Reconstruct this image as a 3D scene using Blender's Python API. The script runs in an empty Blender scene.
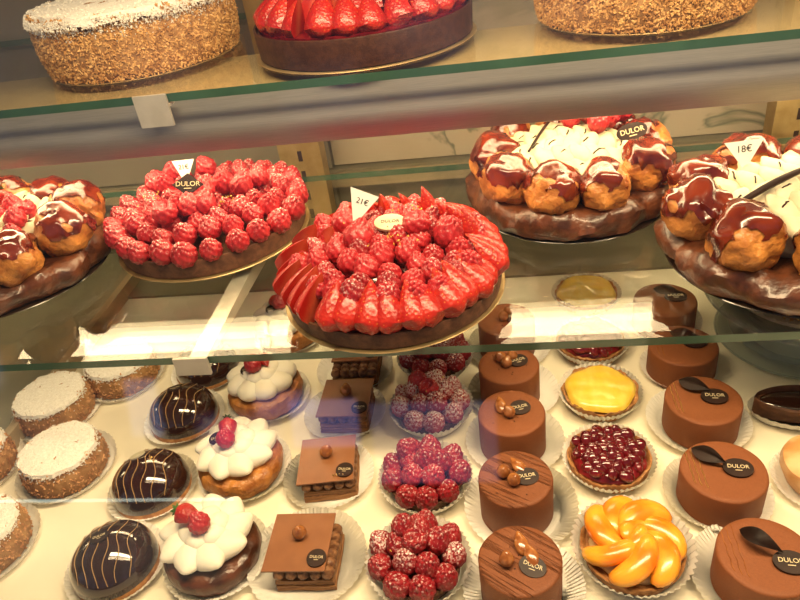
import bpy, bmesh, math, random
from mathutils import Vector, Matrix, Euler, noise
PI = math.pi
C = bpy.context.scene.collection
rnd = random.Random(7)

# ------------------------------------------------------------------ camera
cam_d = bpy.data.cameras.new('camera'); cam = bpy.data.objects.new('camera', cam_d); C.objects.link(cam)
cam_d.sensor_fit = 'HORIZONTAL'; cam_d.sensor_width = 36.0; cam_d.lens = 690.0/800.0*36.0
cam_d.clip_start = 0.01; cam_d.clip_end = 50
Rw = ((0.9877465, -0.05185016, -0.14720196), (0.09283655, -0.56297039, 0.82124644), (-0.12545211, -0.82484902, -0.55125844))
m3 = Matrix(((Rw[0][0], -Rw[0][1], -Rw[0][2]), (Rw[1][0], -Rw[1][1], -Rw[1][2]), (Rw[2][0], -Rw[2][1], -Rw[2][2])))
cam.matrix_world = Matrix.Translation((0, 0, 0.52)) @ m3.to_4x4()
bpy.context.scene.camera = cam

# ------------------------------------------------------------------ world (the shop and the street behind the viewer)
W = bpy.data.worlds.new('world'); bpy.context.scene.world = W; W.use_nodes = True
nt = W.node_tree; nt.nodes.clear()
def wn(t, **k):
    n = nt.nodes.new(t)
    for a, b in k.items(): setattr(n, a, b)
    return n
tc = wn('ShaderNodeTexCoord'); sp = wn('ShaderNodeSeparateXYZ'); nt.links.new(tc.outputs['Generated'], sp.inputs[0])
rampz = wn('ShaderNodeValToRGB')
mr = wn('ShaderNodeMapRange'); mr.inputs['From Min'].default_value = -1; mr.inputs['From Max'].default_value = 1
nt.links.new(sp.outputs['Z'], mr.inputs['Value']); nt.links.new(mr.outputs[0], rampz.inputs[0])
cr = rampz.color_ramp
cr.elements[0].position = 0.30; cr.elements[0].color = (0.05, 0.035, 0.02, 1)
cr.elements[1].position = 0.85; cr.elements[1].color = (0.20, 0.17, 0.13, 1)
e = cr.elements.new(0.45); e.color = (0.10, 0.09, 0.08, 1)
e = cr.elements.new(0.56); e.color = (0.42, 0.50, 0.64, 1)
noi = wn('ShaderNodeTexNoise'); noi.inputs['Scale'].default_value = 5.0; noi.inputs['Detail'].default_value = 3
nt.links.new(tc.outputs['Generated'], noi.inputs['Vector'])
r2 = wn('ShaderNodeValToRGB'); nt.links.new(noi.outputs[0], r2.inputs[0])
r2.color_ramp.elements[0].position = 0.42; r2.color_ramp.elements[0].color = (0.55, 0.55, 0.55, 1)
r2.color_ramp.elements[1].position = 0.62; r2.color_ramp.elements[1].color = (1.9, 1.9, 1.9, 1)
mx = wn('ShaderNodeMix', data_type='RGBA', blend_type='MULTIPLY'); mx.inputs[0].default_value = 1.0
dk = wn('ShaderNodeMix', data_type='RGBA', blend_type='MULTIPLY'); dk.inputs[0].default_value = 1.0; dk.inputs[7].default_value = (.5, .5, .55, 1)
nt.links.new(rampz.outputs[0], dk.inputs[6]); nt.links.new(dk.outputs[2], mx.inputs[6]); nt.links.new(r2.outputs[0], mx.inputs[7])
# bright patches added to the world, shaped to make the front glass reflections
def wmath(op, a, b=None):
    n = wn('ShaderNodeMath', operation=op)
    for i, q in enumerate((a, b)):
        if q is None: continue
        if isinstance(q, (int, float)): n.inputs[i].default_value = q
        else: nt.links.new(q, n.inputs[i])
    return n.outputs[0]
ny = wmath('MAXIMUM', wmath('MULTIPLY', sp.outputs['Y'], -1.0), 0.02)
uu = wmath('DIVIDE', sp.outputs['X'], ny); vv_ = wmath('DIVIDE', sp.outputs['Z'], ny)
def wbox(u0, u1, v0, v1, soft):
    def ss(x, a, b):
        m = wn('ShaderNodeMapRange', interpolation_type='SMOOTHSTEP'); nt.links.new(x, m.inputs['Value'])
        m.inputs['From Min'].default_value = a; m.inputs['From Max'].default_value = b; return m.outputs[0]
    return wmath('MULTIPLY', wmath('MULTIPLY', ss(uu, u0-soft, u0+soft), ss(uu, u1+soft, u1-soft)), wmath('MULTIPLY', ss(vv_, v0-soft, v0+soft), ss(vv_, v1+soft, v1-soft)))
last = mx.outputs[2]
for u0, u1, v0, v1, sf, col in ((-1.3, -.46, -.548, -.542, .0015, (3.4, 4.0, 3.4)), (-1.2, -.50, -.70, -.56, .05, (.30, .33, .30)), (-1.0, -.84, -.33, -.25, .02, (.7, 1.1, 1.7)), (-.62, -.565, -.43, -.33, .008, (.6, .9, 1.6)), (-.50, -.36, -.47, -.40, .02, (.35, .35, .9)),
        (-.345, -.235, -.455, -.375, .006, (.7, .75, 1.8)), (-.215, -.02, -.52, -.385, .006, (.45, .45, .85)), (-.40, -.30, -.40, -.36, .01, (.5, .55, 1.3)), (-1.2, -.6, -.50, -.36, .1, (.18, .2, .3))):
    ad = wn('ShaderNodeMix', data_type='RGBA', blend_type='ADD'); nt.links.new(wbox(u0, u1, v0, v1, sf), ad.inputs[0])
    nt.links.new(last, ad.inputs[6]); ad.inputs[7].default_value = (col[0], col[1], col[2], 1); last = ad.outputs[2]
bg = wn('ShaderNodeBackground'); bg.inputs[1].default_value = 0.8
wo = wn('ShaderNodeOutputWorld'); nt.links.new(last, bg.inputs[0]); nt.links.new(bg.outputs[0], wo.inputs[0])

# ------------------------------------------------------------------ display case tubes and an added fill light
def area(name, loc, rot, sx, sy, power, col):
    l = bpy.data.lights.new(name, 'AREA'); l.shape = 'RECTANGLE'; l.size = sx; l.size_y = sy; l.energy = power; l.color = col
    o = bpy.data.objects.new(name, l); C.objects.link(o); o.location = loc; o.rotation_euler = rot
    return o
area('added_fill_light', (0.10, 0.38, 0.80), (math.radians(-10), 0, 0), 1.0, 0.10, 14.5, (1.0, 0.74, 0.42))  # unseen light, added above the view to brighten the deck and cakes
TUBE_STRENGTH = 13.0
vs = bpy.context.scene.view_settings
vs.view_transform = 'Standard'; vs.look = 'None'; vs.gamma = 1.0; vs.use_curve_mapping = False; vs.exposure = 0.12

# ------------------------------------------------------------------ materials
class NT:
    def __init__(s, name):
        s.m = bpy.data.materials.new(name); s.m.use_nodes = True; s.t = s.m.node_tree
        s.b = s.t.nodes['Principled BSDF']; s.o = s.t.nodes['Material Output']
    def n(s, t, **k):
        x = s.t.nodes.new(t)
        for a, b in k.items(): setattr(x, a, b)
        return x
    def l(s, a, b): s.t.links.new(a, b)
def c4(c): return (c[0], c[1], c[2], 1)
def mat(name, col, col2=None, rough=0.5, scale=60, metal=0, bump=0, bscale=None, coat=0, sss=0, sssr=(1, .5, .3), spec=0.5,
        p0=0.4, p1=0.6, detail=3, stretch=None, transmission=0, coatr=0.08):
    k = NT(name); b = k.b
    b.inputs['Roughness'].default_value = rough; b.inputs['Metallic'].default_value = metal
    b.inputs['Specular IOR Level'].default_value = spec
    b.inputs['Coat Weight'].default_value = coat; b.inputs['Coat Roughness'].default_value = coatr
    b.inputs['Transmission Weight'].default_value = transmission
    if sss:
        b.inputs['Subsurface Weight'].default_value = sss; b.inputs['Subsurface Radius'].default_value = sssr
        b.inputs['Subsurface Scale'].default_value = 0.004
    t = k.n('ShaderNodeTexCoord'); src = t.outputs['Object']
    if stretch:
        mp = k.n('ShaderNodeMapping'); mp.inputs['Scale'].default_value = stretch; k.l(src, mp.inputs[0]); src = mp.outputs[0]
    no = k.n('ShaderNodeTexNoise'); no.inputs['Scale'].default_value = scale; no.inputs['Detail'].default_value = detail
    k.l(src, no.inputs['Vector'])
    if col2 is None: b.inputs['Base Color'].default_value = c4(col)
    else:
        r = k.n('ShaderNodeValToRGB'); k.l(no.outputs[0], r.inputs[0])
        r.color_ramp.elements[0].position = p0; r.color_ramp.elements[0].color = c4(col)
        r.color_ramp.elements[1].position = p1; r.color_ramp.elements[1].color = c4(col2)
        k.l(r.outputs[0], b.inputs['Base Color'])
    if bump:
        bn = k.n('ShaderNodeTexNoise'); bn.inputs['Scale'].default_value = bscale or scale; bn.inputs['Detail'].default_value = detail
        k.l(src, bn.inputs['Vector'])
        bp = k.n('ShaderNodeBump'); bp.inputs['Strength'].default_value = 1.0; bp.inputs['Distance'].default_value = bump
        k.l(bn.outputs[0], bp.inputs['Height']); k.l(bp.outputs[0], b.inputs['Normal'])
    return k.m
def glass(name, tint=(1, 1, 1), ior=1.5, haze=0):
    k = NT(name); k.t.nodes.remove(k.b)
    g = k.n('ShaderNodeNewGeometry'); mi = k.n('ShaderNodeMix', data_type='FLOAT')
    mi.inputs[2].default_value = ior; mi.inputs[3].default_value = 1/ior
    k.l(g.outputs['Backfacing'], mi.inputs[0])
    fr = k.n('ShaderNodeFresnel'); k.l(mi.outputs[0], fr.inputs['IOR'])
    tr = k.n('ShaderNodeBsdfTransparent'); tr.inputs[0].default_value = c4(tint)
    gl = k.n('ShaderNodeBsdfAnisotropic'); gl.inputs['Roughness'].default_value = 0.0
    ms = k.n('ShaderNodeMixShader'); k.l(fr.outputs[0], ms.inputs[0]); k.l(tr.outputs[0], ms.inputs[1]); k.l(gl.outputs[0], ms.inputs[2])
    out = ms.outputs[0]
    if haze:
        df = k.n('ShaderNodeBsdfDiffuse'); df.inputs[0].default_value = (.62, .72, .60, 1); m5 = k.n('ShaderNodeMixShader'); m5.inputs[0].default_value = haze
        k.l(out, m5.inputs[1]); k.l(df.outputs[0], m5.inputs[2]); out = m5.outputs[0]
    k.l(out, k.o.inputs[0])
    return k.m
def emis(name, col, s):
    k = NT(name); k.b.inputs['Base Color'].default_value = (.8, .8, .8, 1)
    k.b.inputs['Emission Color'].default_value = c4(col); k.b.inputs['Emission Strength'].default_value = s
    return k.m
def dusted(name, base, base2, dust=(0.9, 0.82, 0.78), amount=0.5, scale=500, rough=0.42, nz=0.2, sss=0.06, coat=0.12):
    """fruit skin with sugar lying on its upward side"""
    k = NT(name); b = k.b
    t = k.n('ShaderNodeTexCoord')
    no = k.n('ShaderNodeTexNoise'); no.inputs['Scale'].default_value = 140; k.l(t.outputs['Object'], no.inputs['Vector'])
    r = k.n('ShaderNodeValToRGB'); k.l(no.outputs[0], r.inputs[0])
    r.color_ramp.elements[0].position = .35; r.color_ramp.elements[0].color = c4(base)
    r.color_ramp.elements[1].position = .65; r.color_ramp.elements[1].color = c4(base2)
    n2 = k.n('ShaderNodeTexNoise'); n2.inputs['Scale'].default_value = scale; n2.inputs['Detail'].default_value = 2; k.l(t.outputs['Object'], n2.inputs['Vector'])
    g = k.n('ShaderNodeNewGeometry'); s = k.n('ShaderNodeSeparateXYZ'); k.l(g.outputs['Normal'], s.inputs[0])
    ma = k.n('ShaderNodeMapRange'); ma.inputs['From Min'].default_value = nz; ma.inputs['From Max'].default_value = 1; k.l(s.outputs['Z'], ma.inputs[0])
    m2 = k.n('ShaderNodeMapRange'); m2.inputs['From Min'].default_value = 0.62 - 0.22*amount; m2.inputs['From Max'].default_value = 0.70 - 0.15*amount; k.l(n2.outputs[0], m2.inputs[0])
    mu = k.n('ShaderNodeMath', operation='MULTIPLY'); k.l(ma.outputs[0], mu.inputs[0]); k.l(m2.outputs[0], mu.inputs[1])
    m3_ = k.n('ShaderNodeMath', operation='MULTIPLY'); k.l(mu.outputs[0], m3_.inputs[0]); m3_.inputs[1].default_value = min(1.0, 1.6*amount)
    mc = k.n('ShaderNodeMix', data_type='RGBA'); k.l(m3_.outputs[0], mc.inputs[0]); k.l(r.outputs[0], mc.inputs[6]); mc.inputs[7].default_value = c4(dust)
    k.l(mc.outputs[2], b.inputs['Base Color'])
    b.inputs['Roughness'].default_value = rough; b.inputs['Coat Weight'].default_value = coat; b.inputs['Coat Roughness'].default_value = .1
    b.inputs['Subsurface Weight'].default_value = sss; b.inputs['Subsurface Radius'].default_value = (1, .15, .1); b.inputs['Subsurface Scale'].default_value = .003
    return k.m
def seeded(name, base, base2):
    """strawberry skin with small pale seeds in dimples"""
    k = NT(name); b = k.b
    t = k.n('ShaderNodeTexCoord'); vo = k.n('ShaderNodeTexVoronoi'); vo.inputs['Scale'].default_value = 330; k.l(t.outputs['Object'], vo.inputs['Vector'])
    no = k.n('ShaderNodeTexNoise'); no.inputs['Scale'].default_value = 60; k.l(t.outputs['Object'], no.inputs['Vector'])
    r = k.n('ShaderNodeValToRGB'); k.l(no.outputs[0], r.inputs[0])
    r.color_ramp.elements[0].position = .35; r.color_ramp.elements[0].color = c4(base)
    r.color_ramp.elements[1].position = .65; r.color_ramp.elements[1].color = c4(base2)
    ra = k.n('ShaderNodeMapRange'); ra.inputs['From Min'].default_value = 0.20; ra.inputs['From Max'].default_value = 0.12; k.l(vo.outputs['Distance'], ra.inputs[0])
    mc = k.n('ShaderNodeMix', data_type='RGBA'); k.l(ra.outputs[0], mc.inputs[0]); k.l(r.outputs[0], mc.inputs[6]); mc.inputs[7].default_value = (.62, .20, .04, 1)
    k.l(mc.outputs[2], b.inputs['Base Color'])
    bp = k.n('ShaderNodeBump'); bp.inputs['Distance'].default_value = .0006; k.l(vo.outputs['Distance'], bp.inputs['Height']); k.l(bp.outputs[0], b.inputs['Normal'])
    b.inputs['Roughness'].default_value = .36; b.inputs['Coat Weight'].default_value = .22; b.inputs['Coat Roughness'].default_value = .1
    return k.m
def cut_face(name):
    k = NT(name); b = k.b
    t = k.n('ShaderNodeTexCoord'); s = k.n('ShaderNodeSeparateXYZ'); k.l(t.outputs['Object'], s.inputs[0])
    a = k.n('ShaderNodeMath', operation='ABSOLUTE'); k.l(s.outputs['X'], a.inputs[0])
    r = k.n('ShaderNodeValToRGB'); m = k.n('ShaderNodeMapRange'); m.inputs['From Max'].default_value = .013; k.l(a.outputs[0], m.inputs[0])
    no = k.n('ShaderNodeTexNoise'); no.inputs['Scale'].default_value = 260; k.l(t.outputs['Object'], no.inputs['Vector'])
    ad = k.n('ShaderNodeMath', operation='MULTIPLY_ADD'); k.l(no.outputs[0], ad.inputs[0]); ad.inputs[1].default_value = .25; k.l(m.outputs[0], ad.inputs[2])
    k.l(ad.outputs[0], r.inputs[0])
    r.color_ramp.elements[0].position = .10; r.color_ramp.elements[0].color = (.56, .09, .04, 1)
    r.color_ramp.elements[1].position = .75; r.color_ramp.elements[1].color = (.40, .013, .008, 1)
    k.l(r.outputs[0], b.inputs['Base Color'])
    b.inputs['Roughness'].default_value = .25; b.inputs['Coat Weight'].default_value = .5
    return k.m

M = {}
M['deck'] = mat('cream_laminate', (.84, .77, .60), (.87, .81, .66), rough=.3, scale=4, spec=.6, coat=.8, coatr=.24)
M['metal'] = mat('brushed_metal', (.27, .265, .26), (.32, .31, .30), rough=.5, scale=40, metal=.35, stretch=(1, 60, 60))
M['steel'] = mat('satin_steel', (.62, .58, .50), (.68, .64, .55), rough=.4, scale=80, metal=.55)
M['brass'] = mat('brass', (.34, .23, .09), (.42, .30, .13), rough=.42, scale=40, metal=.6)
M['white'] = mat('white_enamel', (.78, .76, .70), rough=.5)
M['grey'] = mat('grey_beige_panel', (.20, .175, .13), (.23, .20, .15), rough=.45, scale=5)
M['clip'] = mat('grey_clip', (.50, .47, .40), (.56, .53, .46), rough=.4, scale=50, metal=.3)
M['lamp'] = emis('lamp_tube', (1.0, .76, .42), TUBE_STRENGTH)
M['glass'] = glass('clear_shelf_glass', (.975, .985, .975))
M['front'] = glass('front_glass', (.985, .99, .985))
M['bowl'] = glass('pressed_glass', (.985, .995, .985), 1.35, .30)
M['edge'] = mat('green_glass_edge', (.036, .088, .052), (.046, .11, .066), rough=.15, scale=20, coat=.5)
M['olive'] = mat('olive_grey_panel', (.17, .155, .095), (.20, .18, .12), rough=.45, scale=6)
M['beige'] = mat('beige_trim', (.32, .245, .14), (.37, .285, .17), rough=.5, scale=20)
M['paper'] = mat('white_pleated_paper', (.92, .90, .84), (.94, .92, .87), rough=.8, scale=200)
M['board'] = mat('gold_cake_board', (.40, .28, .13), (.46, .33, .16), rough=.35, scale=60, metal=.6)
M['crust'] = mat('browned_pastry', (.30, .12, .035), (.46, .22, .075), rough=.6, scale=220, bump=.0006, bscale=500)
M['darkcrust'] = mat('dark_tart_pastry', (.085, .030, .012), (.13, .048, .02), rough=.62, scale=160, bump=.0004, bscale=700)
M['choux'] = mat('baked_choux', (.28, .08, .015), (.56, .23, .05), rough=.42, scale=70, bump=.0022, bscale=200, coat=.1, p0=.35, p1=.62)
M['ringcrust'] = mat('glossy_brown_choux_ring', (.050, .014, .005), (.125, .036, .012), rough=.38, scale=60, bump=.0012, bscale=170, coat=.25)
M['caramel'] = mat('dark_caramel', (.085, .009, .004), (.17, .022, .006), rough=.2, scale=60, coat=.8, coatr=.05, bump=.0016, bscale=75, detail=1)
M['cream'] = mat('whipped_cream', (.86, .80, .66), (.90, .85, .72), rough=.5, scale=40, bump=.0006, bscale=110, sss=.2, sssr=(1, .8, .5))
M['honorecream'] = mat('vanilla_whipped_cream', (.56, .49, .33), (.62, .55, .39), rough=.55, scale=40, bump=.0008, bscale=110)
M['choc'] = mat('dark_chocolate', (.020, .008, .005), (.030, .012, .008), rough=.5, scale=80, spec=.3)
M['glaze'] = mat('chocolate_mirror_glaze', (.022, .007, .004), (.032, .010, .006), rough=.08, scale=60, coat=1, coatr=.03)
M['milk'] = mat('milk_chocolate_sheet', (.24, .09, .034), (.27, .105, .04), rough=.38, scale=50)
M['pipecream'] = mat('chocolate_cream', (.13, .05, .02), (.26, .12, .05), rough=.45, scale=300, bump=.0008, bscale=350)
M['layer'] = mat('flaky_pastry_layers', (.18, .07, .022), (.38, .18, .065), rough=.7, scale=90, stretch=(.5, .5, 12), bump=.0008)
M['hazel'] = mat('caramel_hazelnut', (.26, .08, .02), (.42, .16, .045), rough=.2, scale=150, coat=.8)
M['gold'] = mat('gold_leaf', (.85, .60, .22), rough=.3, metal=.8)
M['print'] = mat('gold_print', (.80, .66, .40), rough=.5)
M['ink'] = mat('black_ink', (.004, .004, .004), rough=.9, spec=0)
M['card'] = mat('white_price_card', (.82, .80, .76), rough=.7)
M['goldplate'] = mat('pale_gold_plaque', (.62, .56, .38), (.70, .64, .46), rough=.35, scale=60, metal=.3)
M['raspsnow'] = dusted('sugar_covered_raspberry', (.30, .008, .015), (.40, .016, .024), amount=1.0, scale=620, nz=-.1)
M['rasp'] = dusted('raspberry', (.36, .009, .016), (.50, .026, .034), amount=.22)
M['raspdust'] = dusted('sugar_dusted_raspberry', (.33, .009, .018), (.45, .022, .030), amount=.42, scale=520)
M['raspdark'] = dusted('deep_raspberry', (.22, .004, .010), (.34, .010, .018), amount=.35)
M['raspdarkdust'] = dusted('deep_raspberry_dusted', (.24, .005, .012), (.34, .012, .02), amount=.72, scale=560)
M['straw'] = seeded('strawberry_skin', (.34, .007, .005), (.47, .018, .008))
M['strawcut'] = cut_face('strawberry_flesh')
M['leaf'] = mat('strawberry_leaf', (.05, .14, .02), (.10, .22, .04), rough=.5, scale=200)
M['sugar'] = mat('powdered_sugar', (.82, .78, .70), (.90, .87, .80), rough=.95, scale=300, bump=.001, bscale=420)
M['almond'] = mat('chopped_almond', (.44, .22, .065), (.70, .42, .16), rough=.7, scale=120)
M['almondpink'] = mat('praline_almond', (.42, .19, .07), (.66, .36, .16), rough=.7, scale=120)
M['sponge'] = mat('almond_sponge', (.30, .15, .05), (.42, .23, .09), rough=.8, scale=120)
M['pineapple'] = mat('glazed_pineapple', (.82, .54, .05), (.88, .64, .12), rough=.3, scale=90, coat=.35, bump=.0006, stretch=(1, .25, 1), sss=.2, sssr=(1, .7, .2))
M['mandarin'] = mat('glazed_mandarin', (.86, .22, .010), (.92, .42, .035), rough=.25, scale=35, coat=.45, sss=.25, sssr=(1, .4, .1), bump=.0003)
M['berry'] = mat('glazed_dark_berries', (.08, .004, .008), (.22, .010, .016), rough=.1, scale=60, coat=1)
M['line'] = mat('caramel_drizzle', (.42, .26, .11), rough=.3, coat=.5)
M['chocshell'] = mat('chocolate_tart_shell', (.045, .016, .008), (.065, .024, .012), rough=.45, scale=160, bump=.0003, bscale=500, spec=.3)
M['darkboard'] = mat('dark_cake_board', (.035, .02, .012), rough=.25, coat=.5)
M['warmplate'] = mat('warm_gold_plate', (.70, .52, .26), (.76, .58, .30), rough=.4, scale=12, metal=.2)
M['custard'] = mat('pastry_cream', (.80, .60, .28), (.86, .68, .36), rough=.4, scale=80)
M['crumb'] = mat('pistachio_gold_crumbs', (.70, .42, .06), (.52, .45, .10), rough=.6, scale=500)
M['mad'] = mat('pale_baked_sponge', (.62, .30, .10), (.82, .52, .26), rough=.45, scale=40, coat=.2)

def striated(name, col, col2, ang, scale, dist):
    k = NT(name); b = k.b; t = k.n('ShaderNodeTexCoord'); mp = k.n('ShaderNodeMapping')
    mp.inputs['Rotation'].default_value = (0, 0, ang); k.l(t.outputs['Object'], mp.inputs[0])
    m2 = k.n('ShaderNodeMapping'); m2.inputs['Scale'].default_value = (12, scale, 12); k.l(mp.outputs[0], m2.inputs[0])
    no = k.n('ShaderNodeTexNoise'); no.inputs['Scale'].default_value = 1; no.inputs['Detail'].default_value = 2; k.l(m2.outputs[0], no.inputs['Vector'])
    n2 = k.n('ShaderNodeTexNoise'); n2.inputs['Scale'].default_value = 900; k.l(t.outputs['Object'], n2.inputs['Vector'])
    r = k.n('ShaderNodeValToRGB'); k.l(n2.outputs[0], r.inputs[0]); r.color_ramp.elements[0].color = c4(col); r.color_ramp.elements[1].color = c4(col2)
    r.color_ramp.elements[0].position = .3; r.color_ramp.elements[1].position = .7
    k.l(r.outputs[0], b.inputs['Base Color'])
    g = k.n('ShaderNodeMapRange'); g.inputs['From Min'].default_value = .36; g.inputs['From Max'].default_value = .46; k.l(no.outputs[0], g.inputs[0])
    bp = k.n('ShaderNodeBump'); bp.inputs['Distance'].default_value = dist
    sz = k.n('ShaderNodeSeparateXYZ'); k.l(t.outputs['Object'], sz.inputs[0]); gt = k.n('ShaderNodeMath', operation='GREATER_THAN'); k.l(sz.outputs['Z'], gt.inputs[0]); gt.inputs[1].default_value = .0425 if dist > .001 else .0345
    mg = k.n('ShaderNodeMath', operation='MULTIPLY'); k.l(g.outputs[0], mg.inputs[0]); k.l(gt.outputs[0], mg.inputs[1]); k.l(mg.outputs[0], bp.inputs['Height'])
    b3 = k.n('ShaderNodeBump'); b3.inputs['Distance'].default_value = .0002; k.l(n2.outputs[0], b3.inputs['Height']); k.l(bp.outputs[0], b3.inputs['Normal'])
    k.l(b3.outputs[0], b.inputs['Normal']); b.inputs['Roughness'].default_value = .65
    return k.m
M['mousse'] = striated('cocoa_velvet_mousse', (.17, .047, .011), (.235, .068, .017), .5, 330, .0028)
M['moussel'] = striated('cocoa_velvet_mousse_smooth', (.20, .056, .013), (.25, .073, .018), .5, 120, .0001)

def marble():
    k = NT('marble'); b = k.b; t = k.n('ShaderNodeTexCoord')
    n1 = k.n('ShaderNodeTexNoise'); n1.inputs['Scale'].default_value = 4; n1.inputs['Detail'].default_value = 6; k.l(t.outputs['Object'], n1.inputs['Vector'])
    n2 = k.n('ShaderNodeTexNoise'); n2.inputs['Scale'].default_value = 4.2; n2.inputs['Detail'].default_value = 6; n2.inputs['Distortion'].default_value = 1.5; k.l(t.outputs['Object'], n2.inputs['Vector'])
    r = k.n('ShaderNodeValToRGB'); k.l(n1.outputs[0], r.inputs[0])
    r.color_ramp.elements[0].position = .3; r.color_ramp.elements[0].color = (.36, .30, .21, 1); r.color_ramp.elements[1].position = .7; r.color_ramp.elements[1].color = (.50, .43, .33, 1)
    v = k.n('ShaderNodeValToRGB'); k.l(n2.outputs[0], v.inputs[0])
    v.color_ramp.elements[0].position = .455; v.color_ramp.elements[0].color = (0, 0, 0, 1)
    v.color_ramp.elements[1].position = .50; v.color_ramp.elements[1].color = (1, 1, 1, 1)
    e = v.color_ramp.elements.new(.53); e.color = (0, 0, 0, 1)
    mc = k.n('ShaderNodeMix', data_type='RGBA'); mu = k.n('ShaderNodeMath', operation='MULTIPLY'); mu.inputs[1].default_value = .8
    k.l(v.outputs[0], mu.inputs[0]); k.l(mu.outputs[0], mc.inputs[0]); k.l(r.outputs[0], mc.inputs[6]); mc.inputs[7].default_value = (.07, .10, .065, 1)
    k.l(mc.outputs[2], b.inputs['Base Color']); b.inputs['Roughness'].default_value = .3
    return k.m
M['marble'] = marble()

# ------------------------------------------------------------------ mesh helpers
def obj(name, bm, m, parent=None, loc=(0, 0, 0), rot=(0, 0, 0), smooth=True):
    me = bpy.data.meshes.new(name)
    bmesh.ops.recalc_face_normals(bm, faces=bm.faces); bm.to_mesh(me); bm.free()
    for mm in (m if isinstance(m, (list, tuple)) else [m]): me.materials.append(mm)
    if smooth:
        for p in me.polygons: p.use_smooth = True
        try: me.set_sharp_from_angle(angle=math.radians(45))
        except Exception: pass
    o = bpy.data.objects.new(name, me); C.objects.link(o); o.location = loc; o.rotation_euler = rot
    if parent: o.parent = parent
    return o
def inst(name, me, parent=None, loc=(0, 0, 0), rot=(0, 0, 0), scale=1.0):
    o = bpy.data.objects.new(name, me); C.objects.link(o); o.location = loc; o.rotation_euler = rot
    o.scale = (scale,)*3 if isinstance(scale, (int, float)) else scale
    if parent: o.parent = parent
    return o
def meshdata(bm, m, name, smooth=True):
    o = obj(name, bm, m, smooth=smooth); me = o.data; bpy.data.objects.remove(o); return me
def tag(o, label, cat, group=None, kind=None):
    o['label'] = label; o['category'] = cat
    if group: o['group'] = group
    if kind: o['kind'] = kind
    return o
def struct(o, label=None):
    o['kind'] = 'structure'
    if label: o['label'] = label
    return o
def thing(name, label, cat, loc=(0, 0, 0), rz=0, group=None):
    o = bpy.data.objects.new(name, None); C.objects.link(o); o.location = loc; o.rotation_euler = (0, 0, rz)
    o.empty_display_size = .02
    return tag(o, label, cat, group)
def box(bm, x0, x1, y0, y1, z0, z1, mi=0, M4=None):
    v = [bm.verts.new((x, y, z)) for z in (z0, z1) for y in (y0, y1) for x in (x0, x1)]
    if M4:
        for q in v: q.co = M4 @ q.co
    fs = [(0, 2, 3, 1), (4, 5, 7, 6), (0, 1, 5, 4), (2, 6, 7, 3), (0, 4, 6, 2), (1, 3, 7, 5)]
    out = []
    for f in fs:
        g = bm.faces.new([v[i] for i in f]); g.material_index = mi; out.append(g)
    return out
def revolve(bm, prof, n=48, fn=None, mi=0):
    """prof: list of (r,z); poles where r==0. fn(r,z,theta)->(r,z)"""
    rings = []
    for r, z in prof:
        if r < 1e-7:
            rr, zz = (r, z) if fn is None else fn(r, z, 0)
            rings.append([bm.verts.new((0, 0, zz))])
        else:
            ring = []
            for i in range(n):
                a = 2*PI*i/n; rr, zz = (r, z) if fn is None else fn(r, z, a)
                ring.append(bm.verts.new((rr*math.cos(a), rr*math.sin(a), zz)))
            rings.append(ring)
    for a, b in zip(rings, rings[1:]):
        for i in range(n):
            j = (i+1) % n
            if len(a) == 1 and len(b) == 1: continue
            if len(a) == 1: vs_ = (a[0], b[j], b[i])
            elif len(b) == 1: vs_ = (a[i], a[j], b[0])
            else: vs_ = (a[i], a[j], b[j], b[i])
            try: f = bm.faces.new(vs_); f.material_index = mi
            except ValueError: pass
    return rings
def tube(bm, pts, r, n=6, mi=0, taper=None):
    pts = [Vector(p) for p in pts]; rings = []
    for i, p in enumerate(pts):
        d = (pts[min(i+1, len(pts)-1)] - pts[max(i-1, 0)]).normalized()
        u = d.cross(Vector((0, 0, 1)));
        if u.length < 1e-4: u = d.cross(Vector((1, 0, 0)))
        u.normalize(); w = d.cross(u)
        rr = r * (taper(i/(len(pts)-1)) if taper else 1)
        rings.append([bm.verts.new(p + (u*math.cos(2*PI*k/n) + w*math.sin(2*PI*k/n))*rr) for k in range(n)])
    for a, b in zip(rings, rings[1:]):
        for k in range(n): bm.faces.new((a[k], a[(k+1) % n], b[(k+1) % n], b[k])).material_index = mi
    for rg in (rings[0], rings[-1]):
        try: bm.faces.new(rg).material_index = mi
        except ValueError: pass
def nz(p, s, seed=0): return noise.noise(Vector((p[0]*s+seed*7.3, p[1]*s-seed*3.1, p[2]*s+seed*1.7)))
def blob(bm, M4, sub=3, tip=0.0, amp=0.0, ns=200, seed=0, ridges=0, ridge=0.0):
    """unit icosphere shaped by M4; tip pulls +x end to a point"""
    g = bmesh.ops.create_icosphere(bm, subdivisions=sub, radius=1.0)
    for v in g['verts']:
        c = v.co.copy()
        if tip:
            t = max(0, c.x); k = 1 - tip*t*t; c.y *= k; c.z *= k; c.x += tip*.5*t*t
        if ridges:
            a = math.atan2(c.z, c.y); q = 1 + ridge*math.cos(ridges*a); c.y *= q; c.z *= q
        w = M4 @ c
        if amp: w += (w - M4.translation).normalized() * amp*nz(w, ns, seed)
        v.co = w
def TRS(loc, rot=(0, 0, 0), sc=(1, 1, 1)):
    return Matrix.Translation(loc) @ Euler(rot, 'XYZ').to_matrix().to_4x4() @ Matrix.Diagonal((sc[0], sc[1], sc[2], 1))
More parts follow.
